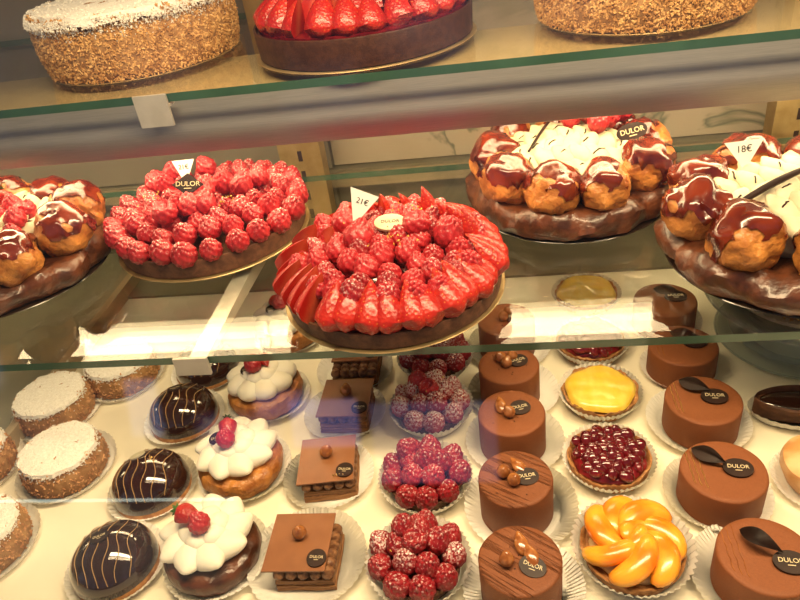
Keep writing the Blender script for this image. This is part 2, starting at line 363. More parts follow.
def chips(bm, pts, s0, s1, rn):
    """small irregular flakes; pts = [(position, normal)]"""
    for p, n in pts:
        s = rn.uniform(s0, s1); q = Euler((rn.uniform(0, 6), rn.uniform(0, 6), rn.uniform(0, 6))).to_matrix()
        vs_ = [bm.verts.new(Vector(p) + q @ Vector(c)*s) for c in ((1, 0, 0), (-.7, .8, 0), (-.6, -.8, .1), (.1, 0, .45), (0, .1, -.4))]
        for a, b, c in ((0, 1, 3), (1, 2, 3), (2, 0, 3), (1, 0, 4), (2, 1, 4), (0, 2, 4)): bm.faces.new((vs_[a], vs_[b], vs_[c]))

# ------------------------------------------------------------------ the case
bm = bmesh.new(); box(bm, -.56, .62, .14, 1.0, -.03, 0); deck = struct(obj('display_deck', bm, M['deck'], smooth=False), 'glossy cream deck of the pastry display case')
bm = bmesh.new(); box(bm, -.25, 1.1, 1.0, 1.03, .11, .62); struct(obj('wall_back', bm, M['marble'], smooth=False), 'veined beige marble back wall')
bm = bmesh.new(); box(bm, -1.3, 1.1, .985, 1.03, -.03, .108); struct(obj('trim_1', bm, M['olive'], smooth=False), 'olive panel below the marble')
bm = bmesh.new(); box(bm, -1.3, 1.1, .955, .984, .092, .104); struct(obj('trim_2', bm, M['beige'], smooth=False), 'beige ledge below the marble')
bm = bmesh.new(); box(bm, -1.3, -.563, .14, .98, -.05, -.01); struct(obj('floor', bm, M['olive'], smooth=False), 'olive grey base beyond the deck edge')
bm = bmesh.new(); box(bm, -.578, -.556, .14, .98, -.008, .012); box(bm, -.560, -.556, .14, .98, .012, .022); struct(obj('trim_3', bm, M['beige'], smooth=False), 'beige edge strip on the left of the deck')
bm = bmesh.new(); box(bm, -1.33, -1.3, .0, 1.03, -.03, .62); struct(obj('wall_left', bm, M['olive'], smooth=False))
bm = bmesh.new(); box(bm, 1.1, 1.13, .0, 1.03, -.03, .62); struct(obj('wall_right', bm, M['olive'], smooth=False))
bm = bmesh.new(); box(bm, -1.3, 1.1, .9, 1.06, .62, .66); struct(obj('trim_4', bm, M['beige'], smooth=False))
bm = bmesh.new(); box(bm, -1.3, -.252, .99, 1.03, .11, .62); struct(obj('trim_5', bm, M['grey'], smooth=False), 'grey beige back panel on the left')
bm = bmesh.new(); box(bm, -.56, 1.1, .815, .984, .0002, .004); struct(obj('rear_deck_shade', bm, M['olive'], smooth=False), 'olive strip standing in for shade at the back of the deck')  # darker colour laid over the rear deck in place of shade
# leaning front pane
bm = bmesh.new(); A = Vector((0, .16, 0.0)); B = Vector((0, .30, .74)); t = .004
vv = [bm.verts.new((x, y, z)) for x in (-1.2, 1.0) for (y, z) in ((A.y, A.z), (A.y+t, A.z), (B.y+t, B.z), (B.y, B.z))]
for f in ((0, 1, 2, 3), (4, 7, 6, 5), (0, 4, 5, 1), (1, 5, 6, 2), (2, 6, 7, 3), (3, 7, 4, 0)): bm.faces.new([vv[i] for i in f])
struct(obj('window_1', bm, M['front'], smooth=False), 'leaning clear front glass of the display case')

def shelf(y0, y1, z, label):
    bm = bmesh.new(); fs = box(bm, -1.25, 1.05, y0, y1, z-.008, z)
    for i in (2, 3, 4, 5): fs[i].material_index = 1
    return tag(obj('glass_shelf', bm, [M['glass'], M['edge']], smooth=False), label, 'shelf', 'glass shelves of the display case')
shelf(.475, .87, .15, 'lower clear glass shelf with green edge carrying the tarts with price cards')
shelf(.622, .98, .35, 'upper clear glass shelf with green edge above the grey lamp housing')

def bracket(x, y0, y1, z, label, zh):
    t = thing('shelf_bracket', label, 'bracket', (x, y0, z))
    w = .0165
    bm = bmesh.new(); hc = .029 if z > .3 else .018
    box(bm, -w, w, -.0045, -.0012, -hc, .0012); box(bm, -w, w, -.0012, .012, -.0115, -.0092)
    bmesh.ops.bevel(bm, geom=bm.edges[:], offset=.0006, segments=1)
    obj('front_clip', bm, M['clip'], t, smooth=False)
    bm = bmesh.new()
    L = y1-y0; s0 = .160 if z > .3 else .003
    v = [bm.verts.new((xx, yy, zz)) for xx in (-.009, .009) for yy, zz in ((s0, -.0095), (L, -.0095), (L, -.0095-zh), (s0, -.0095-zh*.6 if z > .3 else -.016))]
    for f in ((0, 1, 2, 3), (4, 7, 6, 5), (0, 4, 5, 1), (1, 5, 6, 2), (2, 6, 7, 3), (3, 7, 4, 0)): bm.faces.new([v[i] for i in f])
    obj('support_arm', bm, M['brass'] if z > .3 else M['steel'], t, smooth=False)
    return t
bracket(-.287, .475, .893, .15, 'metal bracket arm under the lower glass shelf below the raspberry tart', .03)
bracket(.385, .475, .893, .15, 'metal bracket arm under the lower glass shelf at the far right', .03)
bracket(-.318, .62, .893, .35, 'brass bracket arm and grey clip under the upper shelf beside the sugared almond cake', .03)
bracket(-.93, .62, .893, .35, 'brass bracket arm under the upper shelf at the far left', .03)
def upright(x, label):
    t = thing('shelf_upright', label, 'upright', (x, .90, .001), 0, 'slotted uprights carrying the shelf brackets')
    bm = bmesh.new(); box(bm, -.030, .030, .0, .03, 0, .60); bmesh.ops.bevel(bm, geom=[e for e in bm.edges if abs((e.verts[0].co-e.verts[1].co).z) > .3], offset=.003, segments=2)
    obj('post', bm, M['brass'], t)
    bm = bmesh.new()
    for i in range(18): box(bm, -.003, .003, -.0006, .0, .04+i*.03, .055+i*.03)
    s = obj('slots', bm, M['choc'], t, smooth=False)
upright(-.272, 'brass slotted upright behind the raspberry tart')
upright(.385, 'brass slotted upright behind the right hand choux cake')
upright(-.93, 'brass slotted upright at the far left')

# lamp housing under the upper shelf
h = thing('lamp_housing', 'long grey metal lamp housing under the upper glass shelf', 'lamp', (-.1, .66, .341))
bm = bmesh.new()
prof = [(-.022, -.002), (-.026, -.030), (-.026, -.036), (-.020, -.047), (-.012, -.060), (-.008, -.062), (-.005, -.058), (-.010, -.046), (-.012, -.008), (.108, -.008), (.110, -.040), (.114, -.040), (.114, -.002)]
va = [bm.verts.new((-1.15, y, z)) for y, z in prof]; vb = [bm.verts.new((1.15, y, z)) for y, z in prof]
for i in range(len(prof)):
    j = (i+1) % len(prof); bm.faces.new((va[i], va[j], vb[j], vb[i]))
bm.faces.new(va); bm.faces.new(vb)
obj('metal_profile', bm, M['metal'], h)
bm = bmesh.new(); box(bm, -1.14, 1.14, -.009, .104, -.0125, -.010)
bm2 = bm; box(bm2, -1.14, 1.14, .100, .104, -.036, -.0125); obj('white_reflector', bm, M['white'], h, smooth=False)
bm = bmesh.new(); box(bm, -1.15, 1.15, -.0225, .116, -.0018, -.0002); obj('gold_top_plate', bm, M['warmplate'], h, smooth=False)
bm = bmesh.new()
for x0, x1 in ((-1.12, -.225), (-.215, 1.12)):
    for yt in (.040, .078): tube(bm, [(x0, yt, -.029), (x0+.3, yt, -.029), (x1, yt, -.029)], .0115, 16)
o = obj('lamp_tube', bm, M['lamp'], h); o['label'] = 'glowing warm white lamp tubes'

# ------------------------------------------------------------------ shared meshes
def raspberry_mesh(m, name, seed=0):
    bm = bmesh.new(); nu, nv = 40, 32; R, Hh = .0098, .0225
    N = 62; pts = []
    for i in range(N):
        z = 1-(2*i+1)/N; a = i*2.399963; s = math.sqrt(1-z*z); pts.append(Vector((s*math.cos(a), s*math.sin(a), z)))
    prof = []
    for j in range(nv+1):
        ph = PI*j/nv; prof.append((math.sin(ph), -math.cos(ph)))
    def fn(r, z, a):
        p = Vector((r*math.cos(a), r*math.sin(a), z)).normalized()
        d = min((p-q).length for q in pts); b = math.sqrt(max(0, 1-(d/.27)**2))
        k = 1+.20*b-.12
        rr = R*k*r*(1-.30*max(0, z)-.04*z); zz = Hh*.5*(z*k+1)
        if z < -.75: zz += (.0065)*((-z-.75)/.25)      # hollow at the stem end
        return rr, zz
    revolve(bm, prof, nu, fn)
    return meshdata(bm, m, name)
RASP = {k: raspberry_mesh(M[k], 'raspberry_' + k) for k in ('rasp', 'raspdust', 'raspdark', 'raspdarkdust', 'raspsnow')}

def strawberry_mesh(part, name, L=.039, R=.0130):
    """stem at origin, tip along +Z; part = 'half' (cut face toward -Y), 'quarter' or 'whole'"""
    bm = bmesh.new(); nu, nv = 24, 14; rings = []
    for j in range(nv+1):
        v = j/nv; r = R*(0 if v in (0, 1) else min(1, (v/.22))**.45*(1-max(0, (v-.2)/.8)**1.75)); z = L*v
        ring = []
        for i in range(nu):
            a = 2*PI*i/nu; x, y = r*math.cos(a), r*math.sin(a)
            ring.append(bm.verts.new((x, y, z + (.0015*math.sin(3*a) if 0 < v < .2 else 0))))
        rings.append(ring)
    for a, b in zip(rings, rings[1:]):
        for i in range(nu): bm.faces.new((a[i], a[(i+1) % nu], b[(i+1) % nu], b[i]))
    bmesh.ops.remove_doubles(bm, verts=bm.verts, dist=1e-6)
    if part != 'whole':
        for pn in ([Vector((0, -1, 0))] + ([Vector((-.85, .5, 0)).normalized()] if part == 'quarter' else [])):
            r = bmesh.ops.bisect_plane(bm, geom=bm.verts[:]+bm.edges[:]+bm.faces[:], plane_co=(0, 0, 0) if part == 'half' else (0, 0, 0), plane_no=pn, clear_outer=True)
            ed = [g for g in r['geom_cut'] if isinstance(g, bmesh.types.BMEdge)]
            f = bmesh.ops.contextual_create(bm, geom=ed)['faces']
            for q in f: q.material_index = 1
    return meshdata(bm, [M['straw'], M['strawcut']], name)
STRAW = {k: strawberry_mesh(k, 'strawberry_'+k) for k in ('half', 'quarter', 'whole')}
BIG = strawberry_mesh('half', 'strawberry_big_half', L=.046, R=.0185)

def textdata(s, size, m, name):
    cu = bpy.data.curves.new(name, 'FONT'); cu.body = s; cu.size = size; cu.align_x = 'CENTER'; cu.align_y = 'CENTER'; cu.extrude = .00012; cu.resolution_u = 3
    o = bpy.data.objects.new(name, cu); C.objects.link(o); dg = bpy.context.evaluated_depsgraph_get()
    me = bpy.data.meshes.new_from_object(o.evaluated_get(dg)); bpy.data.objects.remove(o)
    me.materials.clear(); me.materials.append(m); me.name = name
    return me
TXT = textdata('DULOR', .0068, M['print'], 'lettering_mesh')
TXTB = textdata('DULOR', .0068, M['choc'], 'lettering_dark_mesh')
TX21 = textdata('21€', .0080, M['ink'], 'price_21'); TX18 = textdata('18€', .0092, M['ink'], 'price_18')

def poly_plate(bm, pts, t):
    a = [bm.verts.new((x, y, 0)) for x, y in pts]; b = [bm.verts.new((x, y, t)) for x, y in pts]
    n = len(pts); bm.faces.new(a); f = bm.faces.new(b)
    for i in range(n): bm.faces.new((a[i], a[(i+1) % n], b[(i+1) % n], b[i]))
    bmesh.ops.bevel(bm, geom=list(f.edges), offset=t*.35, segments=2)
def ellipse(a, b, n=36): return [(a*math.cos(2*PI*i/n), b*math.sin(2*PI*i/n)) for i in range(n)]
def mk_plate(pts, t, m, name):
    bm = bmesh.new(); poly_plate(bm, pts, t); return meshdata(bm, m, name)
PL_DIAM = mk_plate([(-.0175, 0), (0, -.0135), (.0175, 0), (0, .0135)], .0016, M['choc'], 'diamond_plaque')
PL_OVAL = mk_plate(ellipse(.017, .0095), .0018, M['choc'], 'oval_plaque_mesh')
PL_SMALL = mk_plate(ellipse(.0085, .0065), .0014, M['choc'], 'small_oval_plaque')
PL_ROUND = mk_plate(ellipse(.0085, .0085), .0014, M['choc'], 'round_plaque')
PL_GOLD = mk_plate(ellipse(.0155, .0115), .0026, M['goldplate'], 'gold_plaque_mesh')
PL_GOLDS = mk_plate(ellipse(.0075, .0045), .0014, M['goldplate'], 'gold_small_plaque')
def plaque(kind, parent, loc, rot, text=1.0, line=True, dark=False):
    me = {'d': PL_DIAM, 'o': PL_OVAL, 's': PL_SMALL, 'r': PL_ROUND, 'g': PL_GOLD, 'gs': PL_GOLDS}[kind]
    p = inst('name_plaque', me, parent, loc, rot)
    th = {'d': .0016, 'o': .0018, 's': .0014, 'r': .0014, 'g': .0026, 'gs': .0014}[kind]
    text *= {'d': 1.25, 'o': 1.3, 's': 1.15, 'r': 1.15}.get(kind, 1)
    if text: inst('lettering', TXTB if dark else TXT, p, (0, .0006, th+.0001), (0, 0, 0), text)
    if line:
        bm = bmesh.new(); box(bm, -.0035*text, .0035*text, -.0042*text, -.0034*text, th-.0001, th+.0002); obj('underline', bm, M['choc'] if dark else M['print'], p, smooth=False)
    return p

HAZ = None
def hazel_mesh():
    bm = bmesh.new(); blob(bm, TRS((0, 0, 0), (0, -PI/2, 0), (.0072, .0066, .0066)), 3, tip=.35, amp=.0004, ns=300); return meshdata(bm, M['hazel'], 'hazelnut_mesh')
HAZ = hazel_mesh()
def almond_mesh():
    bm = bmesh.new(); blob(bm, TRS((0, 0, 0), (0, 0, 0), (.0085, .0052, .0034)), 3, tip=.5); return meshdata(bm, M['hazel'], 'almond_mesh')
ALM = almond_mesh()

# pleated papers
def paper_mesh(R, flat, rise, name, n=44, amp=.0011, steep=False):
    bm = bmesh.new(); N = n*4
    prof = [(0, .0004), (flat*.5, .0004), (flat, .0006)]
    K = 4
    for k in range(1, K+1):
        t = k/K; prof.append((flat+(R-flat)*t, .0006 + rise*(t**(1.0 if steep else 1.6))))
    def fn(r, z, a):
        t = max(0, (r-flat)/(R-flat)) if R > flat else 0
        w = math.cos(n*a)*amp*min(1, t*1.5)
        if steep: return r+w, z+.0003
        return r + .0006*t*math.cos(n*a), z + abs(w)*.9 + .0012*t*math.sin(3*a+1)+.0012*t
    revolve(bm, prof, N, fn)
    bmesh.ops.solidify(bm, geom=bm.faces[:], thickness=.0002)
    return meshdata(bm, M['paper'], name)
DOILY = paper_mesh(.049, .034, .007, 'pleated_paper_round')
DOILYA = paper_mesh(.0525, .0462, .006, 'pleated_paper_broad')
DOILYB = paper_mesh(.053, .036, .008, 'pleated_paper_wide')
CASE = paper_mesh(.0435, .034, .016, 'paper_case_mesh', n=50, steep=True)
SC = {'n': 0}
ORD5 = ['nearest the front glass', 'second from the front glass', 'third from the front glass', 'fourth from the front glass', 'farthest from the front glass']
def paper(me, x, y, label, s=1.0, rz=None, name='paper_doily', z=.0003):
    o = inst(name, me, None, (x, y, z), (0, 0, rnd.uniform(0, 1) if rz is None else rz), s)
    return tag(o, label, 'paper case', 'white pleated papers under the small pastries')

# ------------------------------------------------------------------ F: hazelnut mousse cakes
def cyl_prof(R, H, bev=.002, top=6):
    return [(0, 0), (R*.97, 0), (R, .001), (R, H*.5), (R, H-bev), (R-bev*.3, H-bev*.3), (R-bev, H)] + [(R*(1-k/top), H) for k in range(1, top)] + [(0, H)]
def mousse(name, label, x, y, R, H, m, group, rz=0, seed=0, tilt=0):
    t = thing(name, label, 'cake', (x, y, .0022), rz, group)
    bm = bmesh.new()
    def fn(r, z, a):
        return r*(1+.006*math.sin(3*a+seed)+.004*math.sin(7*a+seed*2)), z
    revolve(bm, cyl_prof(R, H), 72, fn); obj('mousse_body', bm, m, t)
    return t
FY = [.336, .418, .500, .573, .655]; FR = [.0325, .0325, .0325, .032, .0325]
nuts = [[(-.010, -.004, 0), (.002, .011, 1), (.009, .000, 1)], [(-.010, .002, 0), (-.001, -.007, 0), (.004, .009, 1)], [(-.002, -.005, 0), (-.010, .006, 1)], [(-.002, -.003, 0), (.004, .008, 0), (-.008, .006, 0)], [(-.003, -.002, 0), (.003, .008, 0)]]
plq = [(.0095, -.008, -.35), (.010, -.001, .25), (.0085, .004, .35), (.010, .003, .4), (.009, .0, .1)]
fl = ['with ridged cocoa top, nearest of its column', 'with ridged cocoa top, second of its column from the front', 'with a smooth cocoa top, third of its column', 'just in front of the lower shelf edge', 'seen through the lower glass shelf']
for i, y in enumerate(FY):
    t = mousse('mousse_cake', 'round chocolate hazelnut mousse cake ' + fl[i], .0025, y, FR[i], .044, M['mousse'] if i < 2 else M['moussel'], 'hazelnut mousse cakes in one column', rz=rnd.uniform(-.3, .3), seed=i)
    ez = t.rotation_euler.z
    for nx, ny, k in nuts[i]:
        v = Matrix.Rotation(-ez, 3, 'Z') @ Vector((nx, ny, 0))
        if k == 0: inst('hazelnut', HAZ, t, (v.x, v.y, .044+.0058), (rnd.uniform(-.4, .4), rnd.uniform(-.4, .4), rnd.uniform(0, 6)), .9)
        else: inst('almond', ALM, t, (v.x, v.y, .044+.0034), (rnd.uniform(-.2, .2), -.2, 2.0+rnd.uniform(-.3, .3)), 1.1)
    v = Matrix.Rotation(-ez, 3, 'Z') @ Vector((plq[i][0], plq[i][1], 0))
    plaque('s', t, (v.x, v.y, .0455), (.28, .1, plq[i][2]-ez), .46).scale = (1.25,)*3
    bm = bmesh.new(); rr = random.Random(i)
    chips(bm, [(((rr.random()-.5)*.038, (rr.random()-.5)*.038, .0445), 0) for _ in range(10)], .0006, .0014, rr)
    o = obj('cocoa_crumbs', bm, M['choc'], t, smooth=False); o['kind'] = 'stuff'
    paper(DOILY, .0045+.002*(i % 2), y+.002, 'white pleated paper under the hazelnut mousse cake ' + ['nearest the front glass', 'second from the front', 'third from the front', 'just in front of the lower shelf edge', 'seen through the lower shelf'][i], 1.0 if i != 1 else 1.04)

# ------------------------------------------------------------------ H: leaf mousse cakes
def leaf_mesh(L, Wd, curl, name):
    bm = bmesh.new(); n = 18; rows = []
    for i in range(n+1):
        t = i/n; w = Wd*math.sin(PI*t**.8)*(1-.15*t)+.0002; x = L*t; z = curl*math.sin(PI*t)
        rows.append([bm.verts.new((x, s*w, z - .10*abs(s)*w + (.0006 if abs(s) < .1 else 0))) for s in (-1, -.5, 0, .5, 1)])
    for a, b in zip(rows, rows[1:]):
        for k in range(4): bm.faces.new((a[k], a[k+1], b[k+1], b[k]))
    bmesh.ops.solidify(bm, geom=bm.faces[:], thickness=.001)
    return meshdata(bm, M['choc'], name)
LEAF = leaf_mesh(.031, .0080, .002, 'chocolate_leaf_mesh'); LEAFC = leaf_mesh(.033, .0065, .009, 'chocolate_leaf_curled')
HY = [(.187, .346), (.180, .430), (.186, .519), (.187, .604), (.187, .690)]
hl = ['with a strongly curled leaf, nearest of its column', 'with a flat pointed leaf, second of its column', 'with an upright leaf, third of its column', 'half hidden by the lower shelf edge', 'seen through the lower glass shelf']
for i, (x, y) in enumerate(HY):
    t = mousse('leaf_mousse_cake', 'round milk chocolate mousse cake ' + hl[i], x, y, .0352, .036, M['moussel'], 'mousse cakes with chocolate leaves', seed=i+5)
    lf = [(-.014, .020, -.75), (-.022, .022, -.70), (-.018, .024, -.62), (-.01, .018, -.5), (-.01, .018, -.5)][i]
    inst('chocolate_leaf', LEAFC if i == 0 else LEAF, t, (lf[0], lf[1], .0405), (.30 if i else .5, -.06, lf[2]))
    plaque('s', t, [(.014, -.008, .0375), (.011, .0, .0375), (.010, .001, .0375), (.012, .002, .0375), (.012, .002, .0375)][i], (.12, 0, -.1), .46).scale = (1.45,)*3
    for k in range(3 if i in (0, 1) else 2):
        bm = bmesh.new(); x0 = -.027+k*.0045
        hy = math.sqrt(max(0, .0345**2-x0*x0))
        tube(bm, [(x0+.0004*math.sin(s*2), hy*(.95-1.6*s/10.), .0364) for s in range(11)], .0003, 5)
        o = obj('drizzle_line', bm, M['gold'] if i in (1, 2) else M['hazel'], t)
    paper(DOILYB, x-.001, y+.004, 'white pleated paper under the leaf topped mousse cake ' + ['nearest the front glass', 'with the flat leaf, second from front', 'with the upright leaf, third from front', 'at the lower shelf edge', 'seen through the lower shelf'][i], [.95, .86, .93, .76, .86][i])

# ------------------------------------------------------------------ shells for tartlets
def shell(t, R, H, m, name='pastry_shell', amp=.0012, seed=0, inner=.85, floor=None, rough_rim=.0012):
    bm = bmesh.new(); fl_ = H*.72 if floor is None else floor
    prof = [(0, 0), (R*.86, 0), (R*.90, .001), (R*.96, H*.5), (R, H), (R*.985, H+.0006), (R*.95, H), (R*inner+.002, fl_), (R*inner*.5, fl_), (0, fl_)]
    def fn(r, z, a):
        p = (r*math.cos(a), r*math.sin(a), z)
        return r + amp*nz(p, 130, seed)*(1 if r > R*.5 else 0), z + rough_rim*nz(p, 260, seed+3)*(1 if z > H*.8 else 0)
    revolve(bm, prof, 90, fn); return obj(name, bm, m, t)
def put_rasp(t, kind, x, y, z, tilt=.3, s=1.0, out=0.0, rn=rnd, flip=False):
    """sits with its axis roughly up, leaning outwards by out"""
    a = math.atan2(y, x)
    up = Vector((math.sin(out)*math.cos(a), math.sin(out)*math.sin(a), math.cos(out)))
    up = (up + Vector((rn.uniform(-tilt, tilt), rn.uniform(-tilt, tilt), 0))).normalized()
    if flip: up = -up
    q = up.to_track_quat('Z', 'Y') @ Euler((0, 0, rn.uniform(0, 6.28))).to_quaternion()
    base = Vector((x, y, z)) - (up*.021*s if flip else Vector((0, 0, 0)))
    o = inst('raspberry', RASP[kind], t, base, q.to_euler(), s); return o

# ------------------------------------------------------------------ E: raspberry tartlets
EY = [.357, .449, .547, .632]
el = ['with deep red berries and a green crumb, nearest of its column', 'of tall heaped deep red berries, second of its column', 'thickly dusted with sugar, third of its column', 'below the strawberry tart, half hidden by the lower shelf edge']
for i, y in enumerate(EY):
    x = -.082; rn = random.Random(40+i); R = .0365
    t = thing('raspberry_tartlet', 'small raspberry tartlet ' + el[i], 'tartlet', (x, y, .002), 0, 'raspberry tartlets in one column')
    shell(t, R, .014, M['darkcrust'], seed=i)
    pal = [('raspdark', 'raspdark', 'raspdarkdust'), ('raspdark', 'raspdark', 'raspdark', 'raspdust'), ('raspsnow', 'raspsnow', 'raspsnow', 'raspdarkdust'), ('raspdark', 'raspdarkdust')][i]
    n1 = 9
    for k in range(n1):
        a = 2*PI*k/n1 + rn.uniform(-.1, .1); r = .0268
        put_rasp(t, rn.choice(pal), r*math.cos(a), r*math.sin(a), .0085, .12, rn.uniform(1.05, 1.18), .42, rn)
    for k in range(5):
        a = 2*PI*k/5+.3+rn.uniform(-.2, .2); r = .0135
        put_rasp(t, rn.choice(pal), r*math.cos(a), r*math.sin(a), .0165+rn.uniform(0, .003), .2, rn.uniform(1.05, 1.2), .25, rn)
    put_rasp(t, 'rasp' if i == 2 else 'raspdark', rn.uniform(-.003, .003), .002, .026, .3, 1.05, 0, rn, flip=(i in (0, 2)))
    if i != 3:
        put_rasp(t, 'rasp' if i == 2 else 'raspdark', -.013, .013, .029, .3, 1.0, 0, rn)
    bm = bmesh.new(); chips(bm, [((rn.uniform(-.02, .02), rn.uniform(-.02, .02), .036+rn.uniform(0, .01)), 0) for _ in range(3)] if i != 1 else [((0, 0, .046), 0)], .0012, .002, rn)
    o = obj('pistachio_crumbs', bm, M['crumb'], t, smooth=False); o['kind'] = 'stuff'
    paper(CASE, x, y, 'pleated white paper case around the raspberry tartlet ' + ['nearest the front glass', 'second from the front glass', 'dusted with most sugar', 'at the lower shelf edge'][i], 1.03, name='paper_case')

# ------------------------------------------------------------------ G: fruit tartlets
def case_at(x, y, lab, s=1.0, me=None): return paper(me or CASE, x, y, lab, s, name='paper_case')
def mandarin_mesh():
    bm = bmesh.new(); n, k = 16, 12; rings = []
    for i in range(n+1):
        t = i/n; a = (t-.5)*PI*.95; w = .0112*math.cos((t-.5)*PI)**.55+.0002 if 0 < i < n else .0003
        cx, cy = .013*math.cos(a)-.008, .0165*math.sin(a)
        ring = []
        for j in range(k):
            b = 2*PI*j/k; rx = w*math.cos(b)*.95; rz_ = w*math.sin(b)*.62
            if rx < 0: rz_ *= 1-.6*(-rx/w)**1.5
            ring.append(bm.verts.new((cx+rx*math.cos(a), cy+rx*math.sin(a), rz_)))
        rings.append(ring)
    for a, b in zip(rings, rings[1:]):
        for j in range(k): bm.faces.new((a[j], a[(j+1) % k], b[(j+1) % k], b[j]))
    bm.faces.new(rings[0]); bm.faces.new(rings[-1])
    return meshdata(bm, M['mandarin'], 'mandarin_mesh')
MAND = mandarin_mesh()
t = thing('mandarin_tartlet', 'small tartlet topped with a whorl of glazed orange mandarin segments', 'tartlet', (.095, .371, .002))
shell(t, .042, .014, M['crust'], seed=3)
bm = bmesh.new(); blob(bm, TRS((0, 0, .012), (0, 0, 0), (.034, .034, .010)), 4, amp=.002, ns=90); obj('pastry_cream', bm, M['custard'], t)
rn = random.Random(4)
for k in range(7):
    a = 2*PI*k/7; r = .0215+rn.uniform(-.002, .001)
    inst('mandarin_segment', MAND, t, (r*math.cos(a), r*math.sin(a), .0220+.002*(k % 2)), (.22+rn.uniform(-.2, .2), -.30, a+.85+rn.uniform(-.3, .3)), 1.18+rn.uniform(-.08, .1))
for k in range(2):
    a = PI*k+.8; inst('mandarin_segment', MAND, t, (.006*math.cos(a), .006*math.sin(a), .0265), (.3, -.2, a+1.3), .85)
case_at(.095, .371, 'pleated white paper case around the mandarin tartlet', 1.12)

def berry_tart(x, y, label, plabel, seed):
    rn = random.Random(seed); t = thing('berry_tartlet', label, 'tartlet', (x, y, .002), 0, 'glazed dark berry tartlets')
    shell(t, .0385, .014, M['crust'], seed=seed, amp=.002, rough_rim=.003)
    bm = bmesh.new(); blob(bm, TRS((0, 0, .012), (0, 0, 0), (.034, .034, .009)), 4, amp=.003, ns=130, seed=seed)
    obj('berry_glaze', bm, M['berry'], t)
    bm0 = bmesh.new(); blob(bm0, TRS((0, 0, 0), (0, 0, 0), (.0046, .0046, .0042)), 2); me = meshdata(bm0, M['berry'], 'glazed_berry_mesh')
    for k in range(46):
        r = .032*math.sqrt((k+.5)/46); a = k*2.399963; 
        inst('glazed_berry', me, t, (r*math.cos(a)+rn.uniform(-.001, .001), r*math.sin(a)+rn.uniform(-.001, .001), .0215-4.5*r*r+rn.uniform(-.0015, .002)), (rn.random(), rn.random(), 0), (rn.uniform(.9, 1.9), rn.uniform(.9, 1.5), rn.uniform(.8, 1.2)))
    case_at(x, y, plabel, .98)
berry_tart(.091, .470, 'small tartlet heaped with glossy dark red glazed berries beside the mandarin tartlet', 'pleated white paper case around the dark berry tartlet next to the mandarin one', 11)
berry_tart(.098, .650, 'small dark berry tartlet mostly hidden by the lower shelf edge', 'pleated white paper case around the berry tartlet at the lower shelf edge', 12)
def pine_tart(x, y, label, plabel, seed):
    t = thing('pineapple_tartlet', label, 'tartlet', (x, y, .002), 0, 'glazed pineapple tartlets')
    shell(t, .0385, .014, M['crust'], seed=seed, amp=.003, rough_rim=.003)
    bm = bmesh.new(); ps = [(0, .011), (.031, .011), (.0360, .0135), (.0345, .0165)] + [(.0340*(1-k/12), .0185+.003*math.sin(k/12*PI/2)) for k in range(1, 12)] + [(0, .0215)]
    def fn(r, z, a):
        x_, y_ = r*math.cos(a), r*math.sin(a)
        return r*(1+.04*math.sin(5*a+seed)), z + (.0007*math.sin(y_*420+x_*90)*.5 + .0009*nz((x_, y_, 0), 90, seed) if z > .015 else 0)
    revolve(bm, ps, 80, fn); obj('pineapple_topping', bm, M['pineapple'], t)
    case_at(x, y, plabel, .98)
pine_tart(.096, .563, 'small yellow pineapple tartlet in front of the lower shelf edge', 'pleated white paper case around the front pineapple tartlet', 1)
pine_tart(.105, .748, 'small yellow pineapple tartlet seen through the lower glass shelf', 'pleated white paper case around the rear pineapple tartlet', 4)

